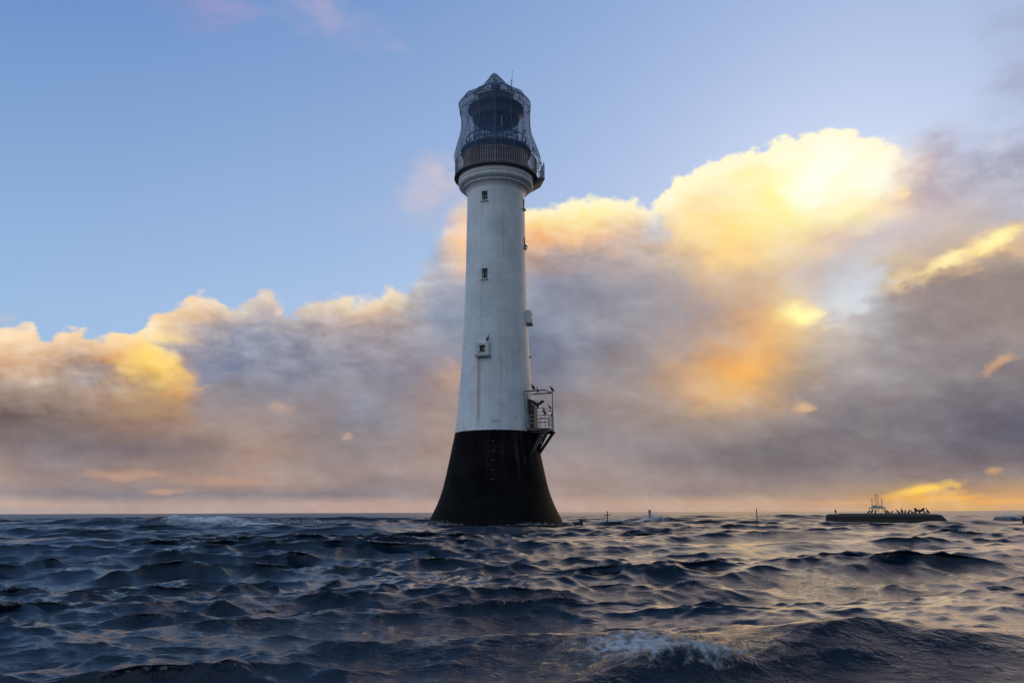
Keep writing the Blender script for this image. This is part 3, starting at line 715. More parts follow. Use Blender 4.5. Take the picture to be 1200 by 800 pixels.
def build_lighthouse():
    T = empty('lighthouse', (TX, TY, 0))
    tag(T, 'tall white lighthouse with black flared foot rising straight out of the sea', 'lighthouse')
    wm, bm_, nm = white_paint(), black_stone(), netting()
    wallm = rusty('lantern_wall_paint', (.12, .12, .14), rust=(.15, .075, .05), amount=.5); dark = rusty('lantern_grey_metal', (.15, .17, .225), rust=(.16, .11, .10), amount=.35); rail = rusty('railing_metal', (.30, .285, .29), rust=(.28, .15, .10), amount=.6)
    steel = rusty('weathered_steel', (.075, .07, .065), amount=.7)
    trim = plain('white_trim', (.72, .74, .74), .5, vary=.08); grey = plain('grey_trim', (.35, .37, .38), .6, vary=.15)
    pane_m = plain('dark_window_pane', (.012, .014, .018), .12, vary=.2)
    glass = thin_glass('lantern_glass', amount=.10); lensm = thin_glass('lens_glass', tint=(.75, .85, .9), amount=.3)
    white = plain('white_lamp', (.8, .8, .8), .4, vary=.03)

    ZB = 7.4
    # --- black foot
    mb = MB(); mb.lathe([(tower_r(z), z) for z in np.linspace(-4, ZB, 40)] + [(2.0, ZB), (2.0, -4)], 160, close=True)
    foot = mb.build('foot', bm_, T, weld=True)
    # iron steps up the front
    for z in (6.55, 5.87, 5.18, 4.5, 3.85):
        s = MB(); r = tower_r(z)
        s.tube([polar(-2.0, r - .05, z, -.09), polar(-2.0, r + .11, z, -.09), polar(-2.0, r + .11, z, .09), polar(-2.0, r - .05, z, .09)], .022, 6)
        s.build('step_iron', plain('galvanised_step', (.14, .135, .125), .5, vary=.4) if z > 6.5 else bpy.data.materials['galvanised_step'], T)
    # --- white shaft
    zs = np.linspace(ZB, 26.45, 70)
    mb = MB(); mb.lathe([(tower_r(z), z) for z in zs] + [(1.5, 26.45), (1.5, ZB)], 160, close=True)
    shaft = mb.build('shaft', wm, T, weld=True, sharp=30)
    WIN = [(-21.5, 25.62, .50, .80), (-19.8, 19.3, .46, .84), (74, 25.5, .5, .8), (76, 22.3, .5, .85)]
    holes = []
    for phi, z, w, h in WIN:
        r = tower_r(z); holes.append((polar(phi, r, z), (w, .72, h), phi))
    cut(shaft, holes)
    for phi, z, w, h in WIN:
        r = tower_r(z) - .26
        f = MB(); R_ = turn(phi)
        for sx in (-1, 1): f.box(polar(phi, r, z, sx * (w / 2 - .035)), (.066, .06, h - .004), rot=R_)
        for sz in (-1, 1): f.box(polar(phi, r, z + sz * (h / 2 - .035)), (w - .14, .058, .066), rot=R_)
        f.box(polar(phi, r, z + .05), (w - .14, .05, .04), rot=R_)
        fo = f.build('window', grey, T)
        p = MB(); p.box(polar(phi, r - .05, z), (w - .02, .02, h - .02), rot=R_); p.build('pane', pane_m, fo)
        s = MB(); s.box(polar(phi, tower_r(z - h / 2) + .03, z - h / 2 - .03), (w + .16, .22, .056), rot=R_); s.build('sill', trim, fo)
    # projecting window boxes
    for phi, z in ((-19.0, 13.40), (84, 16.35)):
        r = tower_r(z); R_ = turn(phi); bx = MB(); d = .62; ro = r + .18
        w, h, ww, hh = 1.0, .92, .40, .50
        zc = z + .02
        for sx in (-1, 1): bx.box(polar(phi, ro - .15, z, sx * (w / 2 + ww / 2) / 2), ((w - ww) / 2, d, h), rot=R_)
        bx.box(polar(phi, ro - .15, z + (h / 2 + hh / 2) / 2), (ww, d - .004, (h - hh) / 2 - .002), rot=R_)
        bx.box(polar(phi, ro - .15, z - (h / 2 + hh / 2) / 2), (ww, d - .004, (h - hh) / 2 - .002), rot=R_)
        bo = bx.build('window_box', wm, T)
        s = MB(); s.box(polar(phi, ro - .13, z - h / 2 - .07), (w + .10, d + .10, .13), rot=R_); s.build('sill', grey, bo)
        s = MB(); s.box(polar(phi, ro + .16, z + hh / 2 - .03), (ww + .10, .10, .05), rot=R_); s.build('lintel', steel, bo)
        s = MB(); s.box(polar(phi, ro + .16, z - hh / 2 + .03), (ww + .10, .10, .05), rot=R_); s.build('ledge', steel, bo)
        p = MB(); p.box(polar(phi, ro - .02, z), (ww - .004, .03, hh - .004), rot=R_); p.build('pane', pane_m, bo)
    # small fittings on the sides
    q = MB(); q.tube([polar(83, 2.5, 13.2), polar(83, 2.72, 13.2)], .07, 8); q.build('vent', dark, T)
    # --- cornice under the gallery
    c = MB()
    c.lathe([(2.0, 26.45), (tower_r(26.45), 26.45), (2.34, 26.62), (2.44, 26.76), (2.56, 26.84), (2.66, 26.87), (2.66, 26.97), (2.70, 27.0),
             (2.86, 27.06), (2.97, 27.16), (3.01, 27.26), (3.0, 27.36), (2.95, 27.40), (2.95, 27.43), (3.0, 27.45), (3.02, 27.5), (3.02, 27.76), (2.0, 27.76)], 160, close=True)
    c.build('cornice', wm, T, sharp=50, weld=True)
    # --- gallery
    g = MB(); g.lathe([(1.9, 27.765), (3.05, 27.765), (3.36, 27.86), (3.36, 27.95), (1.9, 27.95)], 128, close=True); g.build('gallery_floor', steel, T, weld=True)
    g = MB(); N = 108
    for i in range(N):
        a = 360 * i / N; big = i % 12 == 0
        g.tube([polar(a, 3.29, 27.94), polar(a, 3.29, 29.28)], .05 if big else .030, 6 if big else 5)
    g.ring(3.29, 29.28, .045, 128); g.ring(3.29, 28.08, .03, 128); g.ring(3.29, 28.72, .02, 128)
    g.build('gallery_railing', rail, T)
    # side bay off the gallery
    sb = MB(); phi = 101; R_ = turn(phi)
    pts = [(3.0, 27.3), (3.86, 27.86), (3.86, 27.97), (3.0, 27.97)]
    rings = [[polar(phi, r, z, t) for r, z in pts] for t in (-.85, .85)]
    sb.loft(rings)
    bay = sb.build('side_bay', steel, T, sharp=20)
    sr = MB()
    path = [(3.32, -.82), (3.82, -.82), (3.82, -.4), (3.82, 0), (3.82, .4), (3.82, .82), (3.32, .82)]
    for zz in (28.5, 29.25): sr.tube([polar(phi, r, zz, t) for r, t in path], .03, 6)
    for r, t in path: sr.tube([polar(phi, r, 27.96, t), polar(phi, r, 29.25, t)], .028, 6)
    for (r0, t0), (r1, t1) in zip(path[1:-2], path[2:-1]):
        for k in (.33, .67): sr.tube([polar(phi, r0 + (r1 - r0) * k, 27.96, t0 + (t1 - t0) * k), polar(phi, r0 + (r1 - r0) * k, 29.25, t0 + (t1 - t0) * k)], .016, 4)
    sr.build('railing', rail, bay)
    # --- lantern
    w = MB(); w.lathe([(2.62, 27.955), (2.62, 29.75), (2.5, 30.0), (1.2, 30.0), (1.2, 27.955)], 96, close=True); w.build('lantern_wall', wallm, T, weld=True)
    dd = MB(); dd.box(polar(-38, 2.63, 28.95), (.75, .12, 1.9), rot=turn(-38)); dd.build('lantern_door', plain('rust_red_door', (.085, .032, .02), .6), T)
    w = MB(); w.lathe([(1.2, 30.005), (2.66, 30.005), (2.88, 30.1), (2.88, 30.22), (1.2, 30.22)], 96, close=True); w.build('lantern_gallery', dark, T, weld=True)
    g = MB()
    for i in range(24): g.tube([polar(15 * i, 2.45, 30.21), polar(15 * i, 2.45, 31.2)], .026, 5)
    g.ring(2.45, 31.2, .05, 96); g.ring(2.45, 30.7, .025, 96)
    g.build('lantern_railing', dark, T)
    w = MB(); w.lathe([(1.82, 30.23), (1.82, 30.7), (1.7, 30.7), (1.7, 30.23)], 64, close=True); w.build('glazing_plinth', dark, T, weld=True)
    gl = MB(); gl.lathe([(1.76, 30.705), (1.76, 32.99)], 64); go = gl.build('lantern_glazing', glass, T)
    br = MB()
    for i in range(12):
        for s in (-1, 1):
            br.tube([polar(30 * i + s * 38 * k / 8, 1.78, 30.7 + 2.28 * k / 8) for k in range(9)], .026, 5)
    br.ring(1.78, 31.6, .03, 64); br.ring(1.78, 32.5, .03, 64)
    br.build('glazing_bars', dark, go)
    ln = MB(); ln.lathe([(.001, 30.8), (.25, 30.85), (.42, 31.1), (.54, 31.5), (.58, 31.85), (.54, 32.2), (.42, 32.6), (.2, 32.85), (.001, 32.9)], 32); ln.build('lens', lensm, T, sharp=70)
    pd = MB(); pd.lathe([(.001, 30.23), (.35, 30.23), (.35, 30.78), (.001, 30.78)], 24); pd.tube([(0.95, 0, 30.23), (.95, 0, 32.99)], .05); pd.tube([(-.95, .2, 30.23), (-.95, .2, 32.99)], .05); pd.build('lens_pedestal', dark, T)
    rf = MB()
    rf.lathe([(.001, 33.0), (1.83, 33.0), (1.90, 33.06), (1.95, 33.4), (2.05, 33.6), (2.26, 33.82), (2.30, 33.86), (2.30, 34.02), (2.22, 34.06), (1.95, 34.28), (1.70, 34.52), (1.52, 34.72), (1.49, 34.76), (1.49, 35.02), (1.42, 35.05), (.95, 35.26), (.55, 35.42), (.36, 35.55), (.33, 35.95), (.24, 36.0), (.001, 36.0)], 96)
    ro = rf.build('roof', dark, T, sharp=35)
    vb = MB(); vb.lathe([(.001, 36.02), (.30, 36.05), (.42, 36.16), (.40, 36.30), (.26, 36.44), (.08, 36.52), (.05, 36.8), (.001, 36.82)], 32); vb.build('ventilator_ball', dark, ro)
    vr = MB(); vr.ring(1.45, 35.62, .035, 64); vr.ring(1.0, 35.95, .025, 48)
    for i in range(24):
        a = 15 * i; vr.tube([polar(a, 1.47, 35.0), polar(a, 1.45, 35.62)], .024, 4)
        vr.tube([polar(a, 1.45, 35.62), polar(a + 7, 1.0, 35.95)], .018, 4)
    for i in range(4): vr.tube([polar(90 * i + 20, 1.0, 35.95), polar(90 * i + 20, .3, 35.9)], .025, 5)
    vr.build('roof_railing', dark, ro)
    # --- net on hoops over the whole lantern
    NET = [(37.38, -.22, -.10), (36.45, -.84, .72), (35.95, -1.16, 1.10), (35.5, -1.5, 1.62), (35.2, -1.98, 2.18), (34.95, -2.48, 2.52), (34.65, -2.92, 2.76), (34.3, -3.08, 2.86), (34.0, -3.10, 2.90), (33.7, -2.98, 2.86),
           (33.1, -2.88, 2.82), (32.2, -2.84, 2.84), (31.4, -2.98, 2.97), (30.4, -3.25, 3.22), (29.75, -3.38, 3.36), (29.32, -3.42, 3.42)]
    zt = [n[0] for n in NET][::-1]; lt = [n[1] for n in NET][::-1]; rt = [n[2] for n in NET][::-1]
    def net_pt(a, z, grow=0.0):
        L, R_ = np.interp(z, zt, lt), np.interp(z, zt, rt)
        c_, r_ = (L + R_) / 2, (R_ - L) / 2 + grow
        # slack between the ribs
        sag = .05 * (1 - math.cos(rad(a) * 14)) * (1 if z < 35.5 else .3)
        r_ = max(.02, r_ - sag * min(1, r_))
        ext = .42 * max(0, math.cos(rad(a - 100))) ** 6 * max(0, (31.5 - z) / 2.2)
        return Vector((c_ + (r_ + ext) * math.sin(rad(a)), -(r_ + ext) * math.cos(rad(a)), z))
    nmb = MB(); rows = np.linspace(37.36, 29.32, 60); M_ = 112
    vs = [net_pt(360 * j / M_, z) for z in rows for j in range(M_ + 1)]
    arc = 0.0; vv = []
    for i in range(len(rows)):
        if i: arc += (vs[i * (M_ + 1)] - vs[(i - 1) * (M_ + 1)]).length
        vv.append(arc)
    fs = []
    for i in range(len(rows) - 1):
        for j in range(M_):
            nmb.uv[len(fs)] = [(j * .165, vv[i]), ((j + 1) * .165, vv[i]), ((j + 1) * .165, vv[i + 1]), (j * .165, vv[i + 1])]
            fs.append((i * (M_ + 1) + j, i * (M_ + 1) + j + 1, (i + 1) * (M_ + 1) + j + 1, (i + 1) * (M_ + 1) + j))
    nmb.add(vs, fs); no = nmb.build('bird_net', nm, T, sharp=80)
    rb = MB()
    for i in range(14):
        a = 360 / 14 * i
        rb.tube([net_pt(a, z, .015) for z in np.linspace(37.25, 29.4, 26)], .026, 4)
        if i % 2 == 0:
            rb.tube([polar(a, 2.28, 33.95), net_pt(a, 34.3)], .022, 4)
            rb.tube([polar(a, 1.5, 34.8), net_pt(a, 34.8)], .018, 4)
    for z in (34.3, 35.3): rb.tube([net_pt(360 * j / 84, z, .02) for j in range(85)], .026, 5)
    rb.tube([(-.16, 0, 36.5), (-.16, 0, 37.36)], .035, 6)
    rb.build('net_frame', dark, no)
    an = MB(); b0 = Vector((1.28, .1, 35.6))
    an.tube([b0, b0 + Vector((.03, 0, 1.2))], .03, 6); an.tube([b0 + Vector((.03, 0, 1.15)), b0 + Vector((.10, 0, 2.1))], .016, 5)
    an.tube([b0 + Vector((.03, 0, 1.15)), b0 + Vector((-.42, 0, .75))], .013, 4); an.tube([b0 + Vector((.03, 0, 1.0)), b0 + Vector((-.3, .2, .4))], .013, 4)
    an.box(b0 + Vector((.03, 0, 1.16)), (.10, .08, .10))
    an.build('antenna', dark, T)
    po = MB(); po.tube([polar(10, 2.9, 29.3), polar(10, 2.9, 32.0)], .035, 6); po.build('pole', grey, T)
    for phi, r, z in ((64, 2.5, 31.55), (70, 3.2, 30.0), (-36, 2.4, 30.95)):
        lb = MB(); lb.box(polar(phi, r, z), (.24, .18, .26), rot=turn(phi)); lb.tube([polar(phi, r, z - .6), polar(phi, r, z - .1)], .03, 5); lb.build('lamp_box', white, T)

    # --- entrance platform with door, rails and hoist frame
    PH = 68; zf = 7.58; R_ = turn(PH); rw = tower_r(zf)
    pf = MB()
    plan = [(rw - .3, -1.02), (4.0, -1.02), (4.3, -.86), (4.47, -.55), (4.5, 0), (4.47, .55), (4.3, .86), (4.0, 1.02), (rw - .3, 1.02)]
    pf.loft([[polar(PH, r, z, t) for r, t in plan] for z in (zf - .16, zf)])
    P = pf.build('entrance_platform', steel, T, sharp=25)
    k = MB()
    for t in (-.7, .7): k.box(polar(PH, 3.8, zf - .24, t), (.10, 1.4, .14), rot=R_)
    for t in (-.7, .7):
        k.tube([polar(PH, 4.36, zf - .2, t), polar(PH, 3.2, 5.85, t)], .12, 6)
        k.tube([polar(PH, 3.95, zf - .2, t * .8), polar(PH, 3.25, 6.15, t * .8)], .08, 6)
    k.build('brace', steel, P)
    k = MB(); k.loft([[polar(PH, r, z, t) for r, z in ((2.9, zf - .165), (3.62, zf - .165), (3.55, 7.0), (3.42, 6.3), (3.2, 6.0), (2.9, 6.0))] for t in (-.35, .35)])
    k.build('bracket', bm_, P, sharp=20)
    rl = MB(); pl = plan[1:-1]
    rail_path = [(3.12, -.98)] + [(r - .05, t * .96) for r, t in pl] + [(3.12, .98)]
    for z in (.38, .66, .95): rl.tube([polar(PH, r, zf + z, t) for r, t in rail_path], .026, 6)
    for r, t in rail_path[::1]: rl.tube([polar(PH, r, zf, t), polar(PH, r, zf + .95, t)], .024, 6)
    rl.build('railing', rail, P)
    hf = MB(); zt_ = 10.35
    for t in (-.9, .9):
        hf.tube([polar(PH, 2.6, zt_ + .02 * t, t), polar(PH, 4.25, zt_ + .02 * t, t)], .045, 6)
        hf.tube([polar(PH, 2.7, zf + 1.42, t), polar(PH, 4.25, zf + 1.42, t)], .022, 5)
    hf.tube([polar(PH, 4.25, zt_, -.9), polar(PH, 4.25, zt_, .9)], .045, 6); hf.tube([polar(PH, 4.25, zf + 1.42, -.9), polar(PH, 4.25, zf + 1.42, .9)], .022, 5)
    hf.tube([polar(PH, 4.25, zf, .9), polar(PH, 4.25, zt_, .9)], .032, 6)
    hf.tube([polar(PH, 4.25, zf + .9, -.9), polar(PH, 4.25, zf + 1.45, -.9)], .028, 6)
    hf.build('hoist_frame', steel, P)
    dr = MB(); dr.loft([[polar(PH, r, z, t) for r, z in ((2.6, zf), (3.22, zf), (3.16, 9.3), (3.1, 9.75), (2.6, 9.9))] for t in (-.55, .55)])
    D_ = dr.build('door_porch', rusty('porch_dark_bronze', (.03, .028, .028)), T, sharp=20)
    dl = MB(); dl.box(polar(PH, 3.215, zf + .9), (.72, .06, 1.75), rot=R_); dl.build('door', plain('door_grey', (.06, .06, .065), .5), D_)
    ld = MB()
    for t in (-.2, .2): ld.tube([polar(50, 3.17, 7.5, t), polar(50, 2.92, 10.2, t)], .022, 5)
    for i in range(9): ld.tube([polar(50, 3.16 - .026 * i, 7.65 + .3 * i, -.2), polar(50, 3.16 - .026 * i, 7.65 + .3 * i, .2)], .016, 4)
    ld.build('ladder', steel, T)

# --------------------------------------------------------------------------
# things standing on the drowned reef
# --------------------------------------------------------------------------
PADX, PADY, PADZ = 30.9, 67.6, 1.37       # low landing platform

def rock_mesh(seed, sx, sy, sz):
    bm = bmesh.new(); bmesh.ops.create_icosphere(bm, subdivisions=4, radius=1.0)
    co = np.array([v.co for v in bm.verts])
    n = fbm2(co[:, 0] * 2 + co[:, 2], co[:, 1] * 2 - co[:, 2] * 1.3, seed, 5)
    for v, k in zip(bm.verts, n):
        v.co *= 1 + .16 * k; v.co.x *= sx; v.co.y *= sy; v.co.z *= sz
    me = bpy.data.meshes.new('rock'); bm.to_mesh(me); bm.free()
    return me

def build_reef():
    iron = rusty('seaweedy_iron', (.03, .026, .022), amount=.7)
    conc = rusty('dark_wet_concrete', (.028, .024, .021), rust=(.03, .03, .018), amount=.6)
    rockm = plain('wet_black_rock', (.014, .014, .013), .35, vary=.5)
    # landing platform
    P = empty('landing_platform', (PADX, PADY, 0), rad(-24.6))
    tag(P, 'long low dark concrete and iron landing platform lined with cormorants beyond the lighthouse', 'platform')
    mb = MB(); L, D = 4.3, 2.8
    prof = [(-L + .05, -1.2), (-L - .16, .2), (-L - .12, 1.0), (-L - .04, 1.27), (-L + .10, PADZ), (L - .50, PADZ - .02), (L - .22, 1.28), (L + .06, .98), (L + .3, .45), (L + .45, -1.2)]
    rings = [[(x, y, z) for x, z in prof] for y in (-D, -D + .15, D - .15, D)]
    rings[0] = [(x * .985, y, z - (.1 if z > .9 else 0)) for x, y, z in rings[0]]; rings[3] = [(x * .985, y, z - (.1 if z > .9 else 0)) for x, y, z in rings[3]]
    mb.loft([r[::-1] for r in rings]); mb.build('deck', conc, P, sharp=25)
    mb = MB()
    for i in range(12): mb.box((-L + .5 + i * .66, -D - .055, .62), (.10, .10, .95))
    mb.box((-.2, -D - .07, 1.17), (2 * L - .6, .13, .12))
    mb.build('fender_posts', iron, P)
    mb = MB()
    for y in (-2.0, 2.0):
        mb = MB(); mb.box((-.15, y, PADZ + .015), (2 * L - 2.0, .12, .05)); mb.build('deck_rail', iron, P)
    # poles on the reef
    def pole(x, y, top, label, bar=None, name='marker_pole', r=.036):
        o = empty(name, (x, y, 0)); tag(o, label, 'pole', 'thin poles standing on the drowned reef')
        m = MB(); m.tube([(0, 0, -1.5), (.02, 0, top)], [r * 1.15, r], 8); m.build('shaft', iron, o)
        if bar:
            m = MB(); m.tube([(-bar, 0, top * .82), (bar, 0, top * .84)], r * .7, 6); m.build('crossbar', iron, o)
    pole(7.0, 60.2, 1.66, 'thin dark pole with a crossbar, between the lighthouse foot and the white splash', .28)
    pole(18.2, 60.6, 1.80, 'thin dark pole without a crossbar at the end of the low rail', None)
    pole(13.15, 78, 1.80, 'short stout post standing in the white splash beyond the reef', None, 'reef_post', .11)
    pole(4.95, 59.0, 1.12, 'stubby dark post just beside the black rocks at the lighthouse foot', None, 'reef_post', .12)
    pole(41.5, 66, 1.12, 'stubby dark post in front of the big splash past the landing platform', None, 'reef_post', .17)
    # low rail of the old trackway
    W = empty('trackway', (0, 59.2, 0)); tag(W, 'low dark rail of a drowned trackway running just above the waves between two thin poles', 'rail')
    m = MB(); m.box((12.3, 0, .62), (11.4, .12, .09)); m.box((6.0, .05, .58), (3.2, .12, .08)); m.build('rail', iron, W)
    for x in (4.6, 7.2, 9.6, 11.9, 14.2, 16.2, 17.9):
        m = MB(); m.tube([(x, .02, -1.2), (x, .02, .60)], .05, 6); m.build('support', iron, W)
    # rocks at the foot
    for i, (x, y, z, sx, sy, sz, lab) in enumerate([
            (3.95, 59.2, .38, .55, .6, .55, 'black wet rock touching the flared foot of the lighthouse'),
            (4.75, 60.5, .45, .75, .7, .42, 'broad low black rock a little off the lighthouse foot beside a stubby post'),
            (20.6, 64.5, .40, .8, .6, .42, 'lone low black rock breaking the water past the second thin pole')]):
        o = bpy.data.objects.new('rock', rock_mesh(30 + i, sx, sy, sz)); COL.objects.link(o); o.location = (x, y, z)
        o.data.materials.append(rockm); o.data.polygons.foreach_set('use_smooth', [True] * len(o.data.polygons))
        tag(o, lab, 'rock', 'black rocks awash on the reef')
    # far-off jack-up rig
    grey = plain('pale_rig_paint', (.36, .35, .34), .6, vary=.1, scale=.05)
    G = empty('offshore_rig', (3080.0, 6850.0, 0)); tag(G, 'faint far off jack-up rig with tall lattice legs on the horizon', 'rig')
    for x, y, h in ((-40, 0, 112), (-8, -40, 146), (8, 40, 142), (44, 0, 116)):
        m = MB(); w = 4.5
        c = [(x - w, y - w), (x + w, y - w), (x + w, y + w), (x - w, y + w)]
        for px, py in c: m.tube([(px, py, -10), (px, py, h)], .7, 5)
        nb = int(h // 10)
        for kk in range(nb):
            for a in range(4):
                (x0, y0), (x1, y1) = c[a], c[(a + 1) % 4]
                m.tube([(x0, y0, kk * 10), (x1, y1, kk * 10 + 10)], .3, 4, caps=False)
        m.build('leg', grey, G)
    m = MB(); m.box((0, 0, 28), (104, 80, 10)); m.build('hull', grey, G)
    for c, s in (((-20, 0, 41), (30, 30, 16)), ((24, -10, 38), (26, 24, 10))):
        m = MB(); m.box(c, s); m.build('deckhouse', grey, G)
    m = MB(); m.tube([(10, -20, 33), (36, -22, 74)], 1.0, 5); m.tube([(10, -20, 33), (10, -20, 50)], 1.6, 5); m.build('crane', grey, G)
    # spray thrown up by the breakers
    sm, nt, b = new_mat('white_spray'); b.inputs['Base Color'].default_value = (.75, .78, .82, 1); b.inputs['Roughness'].default_value = .6
    mb = MB(); rr = random.Random(3)
    def drop(p, s):
        a = rr.random() * 6.28
        q = [Vector((math.cos(a + k * 2.094) * s, math.sin(a + k * 2.094) * s, -s * .5)) + p for k in range(3)] + [p + Vector((0, 0, s * rr.uniform(.8, 1.6)))]
        mb.add(q, [(0, 2, 1), (0, 1, 3), (1, 2, 3), (2, 0, 3)])
    for x, y, w, d, h, n, s in ((13.2, 76.5, 1.2, .6, 1.1, 1300, .026), (45.4, 74.5, 2.2, .8, 1.2, 1600, .02),
                                (-19, 70, 4, .8, .5, 500, .03), (-25.5, 74, 3, .8, .6, 500, .03), (9, 70, 2.2, .7, .5, 300, .03), (.75, 4.7, .40, .2, .14, 420, .003), (-5.2, 54.9, 2.0, .4, .35, 500, .018), (1.5, 54.2, 2.0, .4, .2, 300, .016)):
        for i in range(n):
            gx, gy = rr.gauss(0, .45), rr.gauss(0, .45)
            z = abs(rr.gauss(0, .42)) * h * math.exp(-gx * gx * 1.2)
            drop(Vector((x + gx * w, y + gy * d, SEA_LEVEL + .25 + z)), s * rr.uniform(.35, 1.3))
    o = mb.build('sea_spray', sm, None, sharp=180)
    tag(o, 'white spray thrown up where waves break', 'spray', kind='stuff')

# --------------------------------------------------------------------------
# cormorants
# --------------------------------------------------------------------------
def rings_along(pts, n=10):
    """pts: (x, y, z, half width, half height); rings square to the path"""
    P = [Vector(p[:3]) for p in pts]; out = []
    for i, p in enumerate(P):
        t = (P[min(i + 1, len(P) - 1)] - P[max(i - 1, 0)]).normalized()
        side = Vector((0, 1, 0)); side = (side - t * side.dot(t))
        side = side.normalized() if side.length > 1e-3 else Vector((1, 0, 0))
        up = side.cross(t).normalized()
        w, h = pts[i][3], pts[i][4]
        out.append([p + side * w * math.cos(2 * math.pi * k / n) + up * h * math.sin(2 * math.pi * k / n) for k in range(n)])
    return out

def cormorant_mesh(pose, mat):
    """faces +X, feet at the origin, about 0.6 m tall; fused to one skin"""
    mb = MB()
    lean = {'upright': 0, 'preening': 0, 'crouched': 1, 'spread': 0}[pose]
    if lean:
        body = [(-.27, 0, .05, .032, .009), (-.19, 0, .11, .045, .028), (-.10, 0, .18, .078, .068), (-.02, 0, .245, .095, .088), (.045, 0, .305, .08, .078), (.075, 0, .355, .05, .055)]
        neck = [(.05, 0, .31, .06, .06), (.085, 0, .385, .042, .046), (.10, 0, .43, .036, .04), (.15, 0, .45, .033, .035), (.19, 0, .445, .02, .02), (.215, 0, .44, .011, .011), (.28, 0, .43, .007, .008)]
    else:
        body = [(-.24, 0, .02, .035, .010), (-.17, 0, .10, .045, .028), (-.10, 0, .18, .07, .06), (-.03, 0, .27, .09, .085), (.025, 0, .36, .08, .08), (.045, 0, .43, .045, .05)]
        if pose == 'preening':
            neck = [(.03, 0, .38, .05, .05), (.08, 0, .46, .034, .036), (.13, .01, .50, .030, .032), (.18, .03, .48, .030, .034), (.19, .06, .43, .024, .026), (.17, .08, .38, .010, .010), (.15, .09, .34, .007, .007)]
        else:
            neck = [(.03, 0, .38, .052, .055), (.055, 0, .46, .035, .038), (.045, 0, .53, .028, .030), (.07, 0, .585, .032, .034), (.12, 0, .60, .027, .028), (.155, 0, .60, .013, .013), (.225, 0, .60, .008, .009)]
    mb.loft(rings_along(body)); mb.loft(rings_along(neck))
    for s in (-1, 1):
        if pose == 'spread':
            sh = Vector((.01, s * .06, .38))
            outline = [(.05, .0, .02), (.09, .17, .16), (.06, .33, .27), (-.02, .47, .22)]
            lead = [sh + Vector((a, s * b, c)) for a, b, c in outline]
            drop_ = (.16, .26, .24, .08)
            rings = []
            for p, dlen in zip(lead, drop_):
                q = p + Vector((-.05, s * .02, -dlen))
                rings.append([p + Vector((.012, 0, 0)), p + Vector((0, 0, .012)), p + Vector((-.014, 0, 0)), q + Vector((-.010, 0, 0)), q + Vector((0, 0, -.008)), q + Vector((.010, 0, 0))])
            mb.loft(rings)
        elif lean:
            mb.loft(rings_along([(-.23, s * .038, .10, .014, .018), (-.12, s * .072, .185, .022, .05), (-.03, s * .093, .26, .022, .06), (.04, s * .075, .32, .018, .03)], 8))
        else:
            mb.loft(rings_along([(-.20, s * .035, .09, .014, .018), (-.11, s * .065, .20, .022, .05), (-.03, s * .088, .30, .022, .06), (.025, s * .072, .385, .018, .03)], 8))
        mb.tube([(-.03, s * .045, .22), (-.02, s * .05, .10), (.0, s * .05, .012)], [.038, .018, .013], 8)
        mb.loft(rings_along([(-.03, s * .05, .012, .012, .010), (.03, s * .052, .012, .024, .010), (.085, s * .056, .010, .040, .009)], 6))
    me0 = bpy.data.meshes.new('cormorant'); me0.from_pydata(mb.v, [], mb.f)
    bm = bmesh.new(); bm.from_mesh(me0); bmesh.ops.recalc_face_normals(bm, faces=bm.faces); bm.to_mesh(me0); bm.free()
    o = bpy.data.objects.new('cormorant', me0); COL.objects.link(o)
    rm = o.modifiers.new('fuse', 'REMESH'); rm.mode = 'VOXEL'; rm.voxel_size = .0085; rm.use_smooth_shade = True
    dg = bpy.context.evaluated_depsgraph_get()
    me = bpy.data.meshes.new_from_object(o.evaluated_get(dg)); me.name = 'cormorant'
    bpy.data.objects.remove(o); bpy.data.meshes.remove(me0)
    me.materials.clear(); me.materials.append(mat)
    return me

